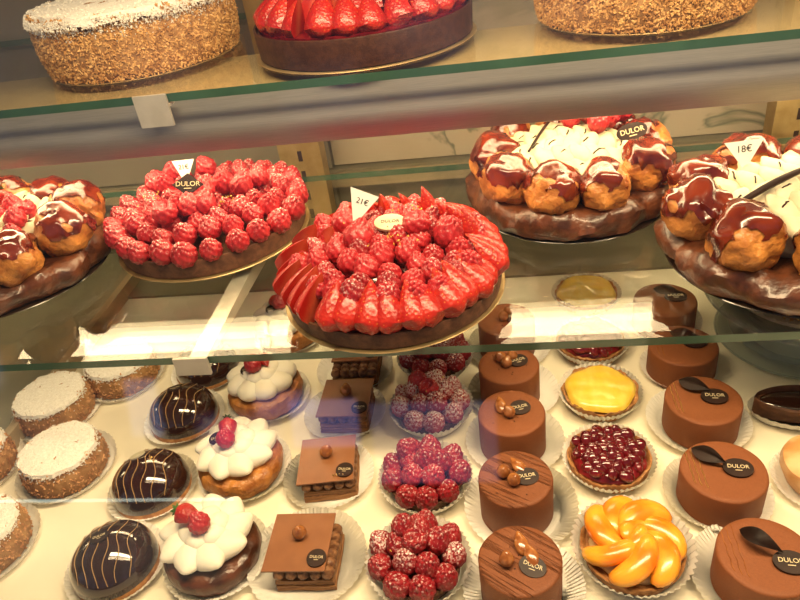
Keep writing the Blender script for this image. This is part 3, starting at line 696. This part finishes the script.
# ------------------------------------------------------------------ D: chocolate squares
DY = [(-.178, .362, .02), (-.176, .458, .12), (-.174, .548, -.03), (-.174, .622, .0)]
dl = ['with round plaque, nearest of its column', 'with a leaning hazelnut, second of its column', 'third of its column from the front glass', 'beneath the lower shelf edge']
for i, (x, y, rz) in enumerate(DY):
    rn = random.Random(60+i)
    t = thing('chocolate_square', 'square chocolate pastry under a milk chocolate sheet ' + dl[i], 'pastry', (x, y, .002), rz, 'square layered chocolate pastries in one column')
    bm = bmesh.new()
    w = .026
    for z0, z1, e_ in ((.0, .006, .0), (.0075, .0125, .0008)):
        box(bm, -w+e_, w-e_, -w+e_, w-e_, z0, z1)
    bmesh.ops.subdivide_edges(bm, edges=bm.edges[:], cuts=6, use_grid_fill=True)
    for v in bm.verts: v.co += Vector((nz(v.co, 300, i), nz(v.co, 300, i+1), nz(v.co, 300, i+2)))*.0012
    obj('pastry_layer', bm, M['layer'], t)
    bm = bmesh.new(); box(bm, -w+.001, w-.001, -w+.001, w-.001, .0055, .008); obj('cream_filling', bm, M['pipecream'], t, smooth=False)
    bm = bmesh.new()
    for a in range(5):
        for b in range(6):
            cx, cy = -.021+a*.0105, -.0215+b*.0086
            blob(bm, TRS((cx, cy, .0175), (0, 0, .5), (.0062, .0050, .0060)), 2, amp=.0004, ns=500, ridges=6, ridge=.12)
    obj('piped_cream', bm, M['pipecream'], t)
    bm = bmesh.new(); box(bm, -.0275, .0275, -.029, .029, 0, .0016); bmesh.ops.bevel(bm, geom=bm.edges[:], offset=.0003, segments=1)
    off = [(-.007, .004, .0245, .0, -.02), (-.002, .003, .0245, .0, -.02), (0, .002, .0245, 0, 0), (0, .02, .0245, 0, 0)][i]
    s = obj('chocolate_sheet', bm, M['milk'], t, off[:3], (.02, -.02, off[4]), smooth=False)
    inst('hazelnut', HAZ, t, (off[0], off[1]+.005, .0245+.0075), (.3, .3, i), .95)
    plaque('r', t, (off[0]+.0185, off[1]-.018, .0268), (.05, 0, -.05-rz), .46)
    if i == 1:
        bm = bmesh.new(); chips(bm, [((.006+.003*k, -.02, .0272), 0) for k in range(4)], .001, .0022, rn); obj('gold_leaf', bm, M['gold'], t, smooth=False)
    paper(DOILYB if i == 0 else DOILY, x-.004, y+.002, 'white pleated paper under the square chocolate pastry ' + ['nearest the front glass', 'second from the front', 'third from the front', 'under the lower shelf edge'][i], 1.0 if i == 0 else .93)

# ------------------------------------------------------------------ C: cream tarts
CY = [(-.268, .366), (-.272, .470), (-.275, .580), (-.277, .700)]
cl = ['and a leafy strawberry, nearest of its column', 'and plaque in its centre, second of its column', 'and square plaque, by the lower shelf edge', 'seen through the lower glass shelf']
def calyx(name='strawberry_leaves'):
    bm = bmesh.new()
    for k in range(7):
        a = 2*PI*k/7; d = Vector((math.cos(a), math.sin(a), 0)); u = Vector((-d.y, d.x, 0)); L = .009
        p = [d*.0005-u*.0012, d*L*.5-u*.0026+Vector((0, 0, .001)), d*L+Vector((0, 0, .003)), d*L*.5+u*.0026+Vector((0, 0, .001)), d*.0005+u*.0012]
        bm.faces.new([bm.verts.new(q) for q in p])
    bmesh.ops.solidify(bm, geom=bm.faces[:], thickness=.0004)
    return meshdata(bm, M['leaf'], name, smooth=False)
CALYX = calyx()
for i, (x, y) in enumerate(CY):
    rn = random.Random(80+i)
    t = thing('cream_tart', 'whipped cream tart with red fruit ' + cl[i], 'tart', (x, y, .002), 0, 'whipped cream tarts in one column')
    bm = bmesh.new(); R = .043
    prof = [(0, 0), (R*.84, 0), (R*.93, .003), (R, .012), (R*.985, .018), (R*.93, .022), (R*.8, .0235), (R*.4, .024), (0, .024)]
    def fn(r, z, a, i=i):
        p = (r*math.cos(a), r*math.sin(a), z); return r+.0018*nz(p, 90, i)*(r > .02), z+.0012*nz(p, 120, i+4)*(z > .01)
    revolve(bm, prof, 90, fn); obj('choux_base', bm, M['choux'] if i else M['ringcrust'], t)
    bm = bmesh.new(); n = 9
    cxo, cyo = -.002, .004
    for k in range(n):
        a = 2*PI*k/n + .2; r = .0215
        blob(bm, TRS((cxo+r*math.cos(a), cyo+r*math.sin(a), .0305), (0, -.18 if i == 0 else -.1, a+.45), (.0195, .0162, .0115)), 3, tip=.35 if i in (0, 1) else .1, amp=.0007, ns=160, seed=k)
    for k in range(6):
        a = 2*PI*k/6 + .5; r = .009
        blob(bm, TRS((cxo+r*math.cos(a), cyo+r*math.sin(a), .037), (0, .25, a+2.6), (.0145, .0135, .0100)), 3, tip=.2, amp=.0006, ns=160, seed=k+9)
    blob(bm, TRS((cxo, cyo, .0285), (0, 0, 0), (.031, .031, .0125)), 4)
    obj('whipped_cream', bm, M['cream'], t)
    if i == 0:
        s = inst('strawberry', STRAW['half'], t, (-.026, .012, .050), (1.45, .1, 1.15), .80)
        inst('strawberry_leaves', CALYX, s, (0, .004, 0), (PI, 0, 0), .9)
        put_rasp(t, 'rasp', .002, -.003, .045, .5, .95, 0, rn)
    elif i == 1:
        s = inst('strawberry', STRAW['half'], t, (-.010, .020, .054), (1.75, .1, .3), .72)
        inst('strawberry_leaves', CALYX, s, (0, .004, 0), (PI, 0, 0), .8)
        put_rasp(t, 'rasp', -.004, -.006, .045, .5, .92, 0, rn)
        plaque('s', t, (-.017, .001, .047), (.4, -.25, .2), .44)
    else:
        s = inst('strawberry', STRAW['half'], t, (-.016, .014, .050), (1.6, .1, .8), .72)
        s = inst('strawberry', STRAW['half'], t, (-.002, .018, .050), (1.6, .1, .6), .6)
        put_rasp(t, 'rasp', -.002, -.003, .045, .5, .92, 0, rn)
        plaque('s', t, (-.013, -.002, .046), (.4, -.2, .1), .44)
    paper(DOILY, x+.002, y, 'white pleated paper under the whipped cream tart ' + ['nearest the front glass', 'second from the front', 'by the lower shelf edge', 'seen through the lower shelf'][i], .98)

# ------------------------------------------------------------------ B: glazed chocolate domes
BY = [(-.360, .357), (-.362, .447), (-.365, .549), (-.366, .634)]
bl = ['with fine pale lines, nearest of its column', 'with gold plaque and flake, second of its column', 'with pale crossing lines, third of its column', 'behind the shelf clip, farthest of its column']
for i, (x, y) in enumerate(BY):
    t = thing('chocolate_dome_cake', 'glossy dark chocolate domed pastry ' + bl[i], 'pastry', (x, y, .002), [.25, .2, .1, .1][i], 'glossy chocolate domed pastries in one column')
    R, Hd = .0385, .033
    bm = bmesh.new(); revolve(bm, [(0, 0), (R*.96, 0), (R*1.0, .001), (R*1.01, .006), (R*.97, .008), (0, .008)], 60); obj('pastry_base', bm, M['crust'], t)
    def dome(u, v): # u,v in [-1,1] disc
        r2_ = min(1, u*u+v*v); return Vector((u*R, v*R, .007+Hd*math.sqrt(max(0, 1-r2_))**.85))
    bm = bmesh.new(); prof = [(R*math.sin(PI/2*(1-k/16)), .007+Hd*math.cos(PI/2*(1-k/16))**.85) for k in range(17)]
    prof[-1] = (0, .007+Hd)
    revolve(bm, [(R*.6, .005), (R*.99, .0055)]+prof, 64, lambda r, z, a, i=i: (r*(1+.012*math.sin(2*a+i)), z)); obj('chocolate_glaze', bm, M['glaze'], t)
    for k in range(6):
        v0 = -.62+k*.24; bm = bmesh.new(); hw = math.sqrt(1-v0*v0)*.93; pts = []
        for s in range(23):
            u = -hw+2*hw*s/22; p = dome(v0+.05*math.sin(u*7+k), u); p.z += .0004; pts.append(p)
        tube(bm, pts, .00038, 5); o = obj('drizzle_line', bm, M['line'], t)
    if i == 1:
        p = dome(-.2, .35); inst('name_plaque', PL_GOLDS, t, p, (-.25, -.2, .2), 1.1)
        bm = bmesh.new(); rn = random.Random(3); p = dome(.25, .15); chips(bm, [(p+Vector((rn.uniform(-.004, .004), rn.uniform(-.004, .004), 0)), 0) for _ in range(5)], .0012, .0026, rn); obj('gold_leaf', bm, M['gold'], t, smooth=False)
    else:
        p = dome(-.1, .25 if i else .1); plaque('s', t, p, (-.2 if i else -.05, -.12, .1), .44)
    paper(DOILY, x, y, 'white pleated paper under the glossy chocolate dome ' + ['nearest the front glass', 'second from the front', 'third from the front', 'behind the shelf clip'][i], .93)

# ------------------------------------------------------------------ A: sugared almond pastries
AY = [(-.508, .378), (-.474, .478), (-.585, .478), (-.534, .567), (-.476, .630)]
al_ = ['at the left frame edge, nearest the front glass', 'beside the second chocolate dome', 'cut by the left frame edge behind the nearest one', 'leftmost whole one, behind the middle one', 'half hidden by the lower shelf edge']
def sugared(t, R, Ht, top, thick, rn, nchips, cs, chipmat, flatness=.0, dust=1.0):
    bm = bmesh.new(); K = 6
    prof = [(0, 0), (R*.93, 0)] + [(R*(.95+.05*math.sin(PI*k/K*.8))-(R-top)*(k/K)**2.2, Ht*.82*k/K) for k in range(1, K+1)]
    prof += [(top*.93, Ht*.93), (top*.75, Ht*(1-.02)), (top*.4, Ht), (0, Ht)]
    def fn(r, z, a):
        p = (r*math.cos(a), r*math.sin(a), z); return r+.0012*nz(p, 200)*(r > R*.5), z+.0008*nz(p, 200, 3)*(z > 0)
    revolve(bm, prof, 72, fn); obj('sponge_body', bm, M['sponge'], t)
    pts = []
    for _ in range(nchips):
        a = rn.uniform(0, 2*PI); u = rn.random()
        if u < .8:
            k = rn.random(); r = R*(.95+.05*math.sin(PI*k*.8))-(R-top)*k**2.2; z = Ht*.84*k
        else:
            r = top*rn.uniform(.86, 1.0); z = Ht*rn.uniform(.84, .97)
        pts.append((Vector((r*math.cos(a), r*math.sin(a), max(.001, z))), 0))
    bm = bmesh.new(); chips(bm, pts, cs*.6, cs*1.3, rn); o = obj('chopped_almonds', bm, chipmat, t, smooth=False); o['kind'] = 'stuff'
    bm = bmesh.new(); N = 96; rings = 14
    def fs(r, z, a):
        p = (r*math.cos(a), r*math.sin(a), 0)
        return r*(1+.05*nz((math.cos(a)*3, math.sin(a)*3, 0), 1.4, R*100)+.05*nz((math.cos(a)*9, math.sin(a)*9, 0), 1.2, 3)), z + thick*.5*nz(p, 140, 2)+thick*.3*nz(p, 420, 5)
    ps = [(top*1.0, Ht*.86), (top*.985, Ht*.93)] + [(top*(1-k/rings)*.97, Ht*.97+thick*(.3+.7*(k/rings)**.5)) for k in range(rings)] + [(0, Ht*.97+thick)]
    revolve(bm, ps, N, fs)
    pts = []
    for _ in range(int(nchips*.42)):
        a = rn.uniform(0, 2*PI); q = abs(rn.gauss(0, .13)) + .02*math.sin(5*a)
        z = Ht*max(.3, .95-q); r = (R*.99-(R-top)*(z/(Ht*.82))**2.2 if z < Ht*.82 else top*(1.03-.25*(z/Ht-.82)))
        pts.append((Vector((r*1.004*math.cos(a), r*1.004*math.sin(a), z)), 0))
        r = top*math.sqrt(rn.random())*.97; a = rn.uniform(0, 2*PI)
        if rn.random() < .35: pts.append((Vector((r*math.cos(a), r*math.sin(a), Ht*.97+thick*.6)), 0))
    chips(bm, pts, cs*.4, cs*.85, rn)
    obj('powdered_sugar', bm, M['sugar'], t)
for i, (x, y) in enumerate(AY):
    t = thing('sugared_almond_pastry', 'almond pastry with powdered sugar top ' + al_[i], 'pastry', (x, y, .002), i*1.1, 'sugared almond pastries on the left of the deck')
    sugared(t, .0445, .033, .0405, .002, random.Random(100+i), 620, .0021, M['almondpink'])
    paper(DOILYA, x, y, 'white pleated paper under the sugared almond pastry ' + ['nearest the front glass', 'beside the second chocolate dome', 'cut by the left frame edge', 'leftmost whole one', 'at the lower shelf edge'][i], 1.0, rz=i)

# ------------------------------------------------------------------ right side of the deck
t = thing('chocolate_eclair', 'boat shaped dark chocolate glazed pastry at the right frame edge', 'pastry', (.283, .528, .004), -.12)
bm = bmesh.new(); n = 26; k = 14; rings = []
for i in range(n+1):
    s = i/n; w = .021*math.sin(PI*s)**.55+.0003; xx = -.045+.09*s
    ring = [bm.verts.new((xx, w*c1, z1)) for c1, z1 in ((-.5, 0), (-.8, .006), (-1, .018), (-.98, .022), (-.86, .023), (-.78, .018), (.78, .018), (.86, .023), (.98, .022), (1, .018), (.8, .006), (.5, 0))]
    rings.append(ring)
for a, b in zip(rings, rings[1:]):
    for j in range(12): bm.faces.new((a[j], a[(j+1) % 12], b[(j+1) % 12], b[j]))
bm.faces.new(rings[0]); bm.faces.new(rings[-1]); obj('pastry_boat', bm, M['darkcrust'], t)
bm = bmesh.new(); blob(bm, TRS((0, 0, .019), (0, 0, 0), (.040, .0155, .0042)), 3, amp=.0006, ns=60); obj('chocolate_glaze', bm, M['glaze'], t)
bm = bmesh.new(); n = 120; rings = []
for i in range(n):
    a = 2*PI*i/n; w = .0006*math.cos(30*a)
    rings.append([bm.verts.new(((.040+w+e1)*math.cos(a), (.017+w+e1)*math.sin(a), z1)) for e1, z1 in ((0, .0008), (.0055, .007), (.0095, .0145))])
for i in range(n):
    a, b = rings[i], rings[(i+1) % n]
    for j in range(2): bm.faces.new((a[j], b[j], b[j+1], a[j+1]))
bm.faces.new([r_[0] for r_ in rings]); bmesh.ops.solidify(bm, geom=bm.faces[:], thickness=.0002)
tag(obj('paper_case', bm, M['paper'], None, (.283, .528, .0), (0, 0, -.12)), 'boat shaped pleated paper case holding the dark chocolate glazed pastry', 'paper case')
t = thing('iced_sponge_cake', 'pale golden iced sponge cake at the right frame edge below the boat shaped pastry', 'cake', (.268, .447, .002))
bm = bmesh.new(); revolve(bm, [(0, 0), (.024, 0), (.029, .008), (.034, .020), (.032, .027), (.022, .032), (0, .034)], 60, lambda r, z, a: (r*(1+.02*math.sin(4*a)), z+.001*nz((r*math.cos(a), r*math.sin(a), z), 90))); obj('sponge_body', bm, M['mad'], t)
bm = bmesh.new(); blob(bm, TRS((.002, 0, .0325), (0, 0, 0), (.019, .017, .003)), 3, amp=.001, ns=90); obj('white_icing', bm, M['sugar'], t)
paper(DOILY, .268, .447, 'white pleated paper under the pale golden iced sponge cake', .8)

# glass cake stand with an almond cake on it
t = thing('glass_cake_stand', 'round clear glass cake stand on the deck under the right choux cake', 'cake stand', (.325, .662, .001))
bm = bmesh.new()
pr = [(.050, 0), (.078, 0), (.084, .004), (.080, .010), (.060, .028), (.060, .036), (.082, .050), (.100, .056), (.102, .060), (.099, .063), (.080, .058), (.0, .058), (0, .052), (.070, .050), (.052, .036), (.052, .028), (.070, .010), (.05, .004)]
revolve(bm, pr+[pr[0]], 80); bmesh.ops.remove_doubles(bm, verts=bm.verts, dist=1e-6); obj('stand_body', bm, M['bowl'], t)
bm = bmesh.new()
for rr_, zz_ in ((.084, .004), (.102, .060), (.060, .032)): tube(bm, [(rr_*math.cos(2*PI*i/80), rr_*math.sin(2*PI*i/80), zz_) for i in range(81)], .0012, 6)
obj('stand_rim', bm, M['bowl'], t)
t = thing('almond_cake', 'almond crusted cake on the glass cake stand seen through the lower shelf', 'cake', (.325, .662, .0625))
sugared(t, .068, .040, .056, .001, random.Random(9), 1100, .0025, M['almond'])
paper(DOILYA, .325, .662, 'large pleated white paper on the glass cake stand under the almond cake', 1.6, z=.0598)

# ------------------------------------------------------------------ big tarts on the lower shelf
ZS = .1502
def board(x, y, R, z, label, m='board'):
    bm = bmesh.new(); revolve(bm, [(0, 0), (R, 0), (R+.0006, .0006), (R, .0012), (0, .0012)], 96)
    return tag(obj('cake_board', bm, M[m], None, (x, y, z)), label, 'cake board', 'round gold cake boards')
def bigshell(t, R, H, m, seed=0):
    bm = bmesh.new()
    prof = [(0, 0), (R*.97, 0), (R*.985, .001), (R, H-.001), (R*.995, H), (R*.975, H), (R*.965, H-.004), (R*.5, H-.004), (0, H-.004)]
    revolve(bm, prof, 120, lambda r, z, a: (r+.0006*nz((r*math.cos(a)*1, r*math.sin(a), z), 70, seed)*(r > .05), z+.0006*nz((r*math.cos(a), r*math.sin(a), 0), 150, seed)*(z > .01)))
    return obj('tart_shell', bm, m, t)
def price_card(x, y, z, rot, me_txt, w, hgt, label, toff=(0, .0)):
    t = thing('price_card', label, 'price tag', (x, y, z)); t.rotation_euler = rot; t['group'] = 'white triangular price cards'
    bm = bmesh.new(); poly_plate(bm, [(-w/2, hgt), (0, 0), (w/2, hgt)], .0004); obj('card', bm, M['card'], t, (0, 0, 0), smooth=False)
    inst('price', me_txt, t, (toff[0], hgt*.72+toff[1], .0006))
    return t
# raspberry tart
rx, ry = -.345, .724
board(rx, ry, .1165, ZS, 'round gold board under the sugar dusted raspberry tart')
t = thing('raspberry_tart', 'large round tart covered in sugar dusted raspberries with a dark diamond plaque', 'tart', (rx, ry, ZS+.0014))
bigshell(t, .1145, .022, M['darkcrust'], 1)
rn = random.Random(21)
for ringR, n, z, out, sc_ in ((.1045, 24, .017, .40, 1.33), (.083, 20, .026, .2, 1.25), (.062, 15, .029, .15, 1.22), (.041, 10, .031, .1, 1.25), (.019, 5, .032, .1, 1.2)):
    for k in range(n):
        a = 2*PI*k/n + ringR*31 + rn.uniform(-.03, .03); r = ringR+rn.uniform(-.002, .002)
        put_rasp(t, 'rasp' if rn.random() < .3 else 'raspdust', r*math.cos(a), r*math.sin(a), z+rn.uniform(-.002, .003), .10 if ringR > .1 else .25, sc_*rn.uniform(.92, 1.08), out, rn)
for k in range(14):
    a = rn.uniform(0, 6.28); r = rn.uniform(.01, .08)
    put_rasp(t, 'rasp', r*math.cos(a), r*math.sin(a), .046, .5, rn.uniform(1.25, 1.4), 0, rn, flip=rn.random() < .3)
def crumbs(t, pts, n, z, rn, s=.0015, sp=.008):
    bm = bmesh.new()
    chips(bm, [((p[0]+rn.gauss(0, sp), p[1]+rn.gauss(0, sp), z+rn.uniform(0, .006)), 0) for p in pts for _ in range(n)], s*.6, s*1.2, rn)
    o = obj('golden_crumbs', bm, M['crumb'], t, smooth=False); o['kind'] = 'stuff'
crumbs(t, [(.005, .02), (.04, -.03), (-.06, -.01), (.05, .03)], 14, .050, rn)
plaque('d', t, (.004, -.040, .079), (.80, .12, .16), .95)
price_card(-.372, .742, .206, (1.15, .0, .05), TX21, .028, .030, 'white triangular price card reading 21€ in the dusted raspberry tart')
# strawberry tart
sx, sy = -.107, .578
board(sx, sy, .1100, ZS, 'round gold board under the strawberry and raspberry tart at the shelf edge')
t = thing('strawberry_tart', 'large tart ringed with cut strawberries and heaped with raspberries, with a gold plaque', 'tart', (sx, sy, ZS+.0014))
bigshell(t, .1085, .018, M['darkcrust'], 2)
bm = bmesh.new(); revolve(bm, [(0, .012), (.101, .012), (.101, .0185), (.09, .022), (0, .024)], 80); obj('red_filling', bm, M['berry'], t)
rn = random.Random(5)
def put_straw(t, me, a, r, z, lean, s, rn, face=0.0, name='strawberry', sink=0):
    """stem outward/down, tip up and leaning to the centre; face turns the cut side"""
    up = Vector((-math.sin(lean)*math.cos(a), -math.sin(lean)*math.sin(a), math.cos(lean)))
    side = Vector((-math.sin(a), math.cos(a), 0)); side = (Matrix.Rotation(face, 3, up) @ side).normalized()
    yv = up.cross(side).normalized(); xv = yv.cross(up)      # local y
    mm = Matrix((xv, yv, up)).transposed()
    return inst(name, me, t, (r*math.cos(a), r*math.sin(a), z), mm.to_euler(), s)
n = 34
for k in range(n):
    a = 2*PI*k/n + rn.uniform(-.03, .03)
    f = (PI*.5 + rn.uniform(-.2, .4)) if math.cos(a) < -.45 else PI + rn.uniform(-.7, .5)
    put_straw(t, STRAW['half'], a, .107+rn.uniform(-.003, .003), .016, .66+rn.uniform(-.12, .12), rn.uniform(1.12, 1.34), rn, f, 'strawberry_half')
for k in range(10):
    a = PI/2 + (k-4.5)*.30 + rn.uniform(-.08, .08)
    put_straw(t, STRAW['half'], a, .078+rn.uniform(-.01, .008), .034, .35+rn.uniform(-.3, .2), rn.uniform(.9, 1.05), rn, rn.uniform(0, 3), 'strawberry_half')
for ringR, n_, z, out in ((.084, 22, .026, .25), (.068, 18, .030, .2), (.050, 13, .033, .1), (.030, 8, .036, .1), (.010, 3, .037, 0)):
    for k in range(n_):
        a = 2*PI*k/n_ + ringR*50+rn.uniform(-.06, .06); r = ringR+rn.uniform(-.003, .003)
        put_rasp(t, rn.choice(('rasp', 'rasp', 'raspdark', 'raspdust')), r*math.cos(a), r*math.sin(a), z+rn.uniform(-.002, .006), .35, rn.uniform(1.0, 1.3), out, rn)
put_rasp(t, 'rasp', -.030, -.012, .046, .5, 1.5, 0, rn); put_rasp(t, 'rasp', .030, .008, .048, .4, 1.35, 0, rn, flip=True)
put_rasp(t, 'rasp', .055, .0, .042, .4, 1.45, 0, rn); put_rasp(t, 'rasp', -.048, .028, .044, .4, 1.3, 0, rn)
crumbs(t, [(.0, -.008), (.03, .035), (-.03, .01), (.002, .045), (.015, -.02)], 14, .058, rn)
plaque('g', t, (.003, .012, .062), (.25, .05, .05), .8, dark=True, line=False)
price_card(-.143, .600, .208, (1.05, .32, -.28), TX21, .031, .036, 'white triangular price card reading 21€ in the strawberry tart beside the gold plaque', (.001, .0))

# choux cakes
def choux_mesh(seed, R=.0255):
    bm = bmesh.new(); g = bmesh.ops.create_icosphere(bm, subdivisions=4, radius=1)
    def shape(c):
        k = 1+.24*nz(c, 1.6, seed)+.10*abs(nz(c, 4, seed+2))-.07*(1 if abs(nz(c, 2.2, seed+5)) < .05 else 0)
        return Vector((c.x*k*R, c.y*k*R, (c.z*.95*k)*R+R*.72))
    base = {v: v.co.copy() for v in bm.verts}
    for v in bm.verts: v.co = shape(base[v])
    me = meshdata(bm, M['choux'], 'choux_mesh_%d' % seed)
    bm = bmesh.new(); g = bmesh.ops.create_icosphere(bm, subdivisions=4, radius=1)
    dele = []
    for v in bm.verts:
        c = v.co.copy(); a = math.atan2(c.y, c.x)
        mval = c.z*.9+.35*c.x-(.34+.32*math.sin(3*a+seed)*.7+.75*nz(c, 2.4, seed+9))
        if mval < -.05: dele.append(v); continue
        s = shape(c); off = .0016*min(1, (mval+.05)/.2)**.5 - .0002
        v.co = s + (s-Vector((0, 0, R*.72))).normalized()*off
    bmesh.ops.delete(bm, geom=dele, context='VERTS')
    me2 = meshdata(bm, M['caramel'], 'caramel_mesh_%d' % seed)
    return me, me2
CH = [choux_mesh(s) for s in range(6)]
def cream_mound(t, R, z0, hgt, rn, seed):
    bm = bmesh.new(); blob(bm, TRS((0, 0, z0), (0, 0, 0), (R, R, hgt*.8)), 4, amp=.003, ns=50, seed=seed)
    rows = [(-.9, 4), (-.55, 6), (-.2, 7), (.15, 7), (.5, 6), (.85, 4)]
    tops = []
    for v, n_ in rows:
        hw = math.sqrt(max(0, 1-v*v))
        for j in range(n_):
            u = (-1+2*(j+.5)/n_)*hw*.98
            x_, y_ = u*R, v*R; rr_ = min(1, u*u+v*v); z_ = z0+hgt*math.sqrt(1-rr_*.72)*.9
            blob(bm, TRS((x_, y_, z_), (0, -.35, PI*.5+.5*(1 if int(v*10) % 2 else -1)), (.0185, .0125, .0080)), 3, tip=.4, amp=.0014, ns=180, seed=seed+j)
            tops.append((x_, y_, z_+.0088))
    obj('whipped_cream', bm, M['honorecream'], t)
    return tops
def honore(x, y, rz, label, R, n, seed, chx=.0255, gaps=()):
    rn = random.Random(seed); t = thing('choux_cream_cake', label, 'cake', (x, y, ZS+.0014), 0, 'caramel choux cream cakes')
    bm = bmesh.new(); H = .030
    prof = [(0, 0), (R*.90, 0), (R*.96, .004), (R*.995, .012), (R*.985, .021), (R*.93, .028), (R*.84, .030), (R*.6, .027), (0, .026)]
    def fn(r, z, a):
        if r < .02: return r, z
        p = (r*math.cos(a), r*math.sin(a), z)
        l = abs(math.sin(a*n/2+.6)); return r*(1-.05+.06*l**.5)+.007*nz(p, 40, seed)+.002*nz(p, 140, seed), z+(.006*nz(p, 45, seed+1)+.003*l if z > .01 else 0)
    revolve(bm, prof, 140, fn); obj('choux_ring', bm, M['ringcrust'], t)
    for k in range(n):
        if k in gaps: continue
        a = rz + 2*PI*k/n; me, me2 = CH[(k+seed) % 6]; r = R-.031
        c = inst('choux_bun', me, t, (r*math.cos(a), r*math.sin(a), .0275+rn.uniform(-.001, .002)), (0, 0, rn.uniform(0, 6)), chx/.0255*rn.uniform(.94, 1.06))
        c.rotation_euler = (rn.uniform(-.15, .15), rn.uniform(-.15, .15), rn.uniform(0, 6))
        inst('caramel_glaze', me2, c)
    tops = cream_mound(t, R-.049, .038, .033, rn, seed)
    for k, (px_, py_, pz_) in enumerate(tops):
        if k % 2 == 0 or rn.random() < .45:
            bm = bmesh.new(); a = rn.uniform(.3, 1.5); d = Vector((math.cos(a), math.sin(a), 0)); L = rn.uniform(.009, .018); p0 = Vector((px_, py_, pz_+.0004))
            tube(bm, [p0+d*L*(s/6-.5)+Vector((rn.uniform(-.0006, .0006), 0, -.0028*abs(s/6-.5)*2)) for s in range(7)], .0008, 5); obj('drizzle_line', bm, M['choc'], t)
    return t, rn
cx, cy = .082, .747
board(cx, cy, .109, ZS, 'dark round board under the caramel choux cake behind the strawberry tart', 'darkboard')
t, rn = honore(cx, cy, -PI/2-.32, 'caramel choux cream cake topped with raspberries, behind the strawberry tart', .115, 9, 3, .0285)
for p in ((.006, .032, .078), (.026, .042, .080), (.031, .011, .079), (.048, .030, .078), (.062, .046, .078)): put_rasp(t, 'rasp' if p[0] != .026 else 'raspdust', p[0], p[1], p[2]-.008, .3, 1.2, 0, rn, flip=True)
plaque('o', t, (.066, -.004, .074), (1.0, -.1, .22), .90)
def stick(t, p0, p1, r=.0016, m='choc', flat=False):
    bm = bmesh.new(); n_ = 10; p0 = Vector(p0); p1 = Vector(p1)
    tube(bm, [p0.lerp(p1, s/n_)+Vector((0, 0, .003*math.sin(PI*s/n_))) for s in range(n_+1)], r, 8, taper=lambda q: .6+.5*math.sin(PI*(.15+.8*q)))
    obj('chocolate_stick', bm, M[m], t)
stick(t, (-.046, -.028, .071), (-.004, .066, .082))
cx2, cy2 = .273, .601
board(cx2, cy2, .113, ZS, 'dark round board under the caramel choux cake with the 18€ card', 'darkboard')
t, rn = honore(cx2, cy2, -PI/2-.1, 'caramel choux cream cake with the 18€ card at the right frame edge', .120, 9, 8, .0300)
stick(t, (-.069, -.039, .072), (.010, .008, .082), .0030)
plaque('o', t, (.004, -.034, .074), (.9, -.1, .3), .90)
price_card(.234, .640, .218, (1.2, 0, .12), TX18, .037, .028, 'white triangular price card reading 18€ in the right hand choux cake')
cx3, cy3 = -.578, .660
board(cx3, cy3, .113, ZS, 'dark round board under the caramel choux cake at the left frame edge', 'darkboard')
t, rn = honore(cx3, cy3, -.15, 'caramel choux cream cake with raspberries cut by the left frame edge', .120, 9, 15, .0295)
for p in ((.064, -.050, .054), (.050, -.018, .060), (.024, -.010, .062), (.052, .006, .060), (.030, .014, .062)): put_rasp(t, 'rasp', p[0]-.006, p[1], p[2], .3, 1.2, 0, rn, flip=(p[0] == .052))
s = inst('strawberry', STRAW['half'], t, (.006, .030, .088), (2.4, 0, .6), .8); inst('strawberry_leaves', CALYX, s, (0, .004, 0), (PI, 0, 0), .9)
stick(t, (.050, -.070, .062), (.034, -.045, .085), .0035)

# ------------------------------------------------------------------ cakes on the upper shelf
ZT = .3502
ax, ay = -.388, .782
board(ax, ay, .105, ZT, 'round board under the sugar topped almond cake on the upper shelf')
t = thing('almond_cake', 'large almond crusted cake with powdered sugar top on the upper shelf, left', 'cake', (ax, ay, ZT+.0014), 0, 'almond crusted cakes on the upper shelf')
sugared(t, .110, .066, .109, .003, random.Random(31), 9000, .0023, M['almond'])
bx_, by_ = .152, .752
board(bx_, by_, .101, ZT, 'round board under the almond cake at the right of the upper shelf')
t = thing('almond_cake', 'large almond crusted cake cut by the top frame edge, right of the strawberry cake', 'cake', (bx_, by_, ZT+.0014), 1, 'almond crusted cakes on the upper shelf')
sugared(t, .106, .058, .102, .003, random.Random(32), 9000, .0023, M['almond'])
kx, ky = -.127, .742
board(kx, ky, .1145, ZT, 'round gold board under the strawberry cake on the upper shelf')
t = thing('strawberry_cake', 'large strawberry topped chocolate tart on the upper shelf between two almond cakes', 'tart', (kx, ky, ZT+.0014))
bigshell(t, .1125, .028, M['chocshell'], 7)
bm = bmesh.new(); revolve(bm, [(0, .02), (.107, .02), (.107, .029), (.09, .031), (0, .032)], 80); obj('red_filling', bm, M['berry'], t)
rn = random.Random(77)
for k in range(24):
    a = 2*PI*k/24+rn.uniform(-.03, .03)
    put_straw(t, BIG, a, .099, .024, .42+rn.uniform(-.08, .08), rn.uniform(.82, .95), rn, PI+rn.uniform(-.5, .5) if k % 4 else PI*.6, 'strawberry_half')
for k in range(16):
    a = 2*PI*k/16+.1; put_straw(t, BIG, a, .066, .030, .40+rn.uniform(-.1, .1), rn.uniform(.75, .9), rn, rn.uniform(0, 3), 'strawberry_half')
for k in range(8):
    a = 2*PI*k/8+.1; put_straw(t, BIG, a, .035, .032, .3, .8, rn, rn.uniform(0, 3), 'strawberry_half')
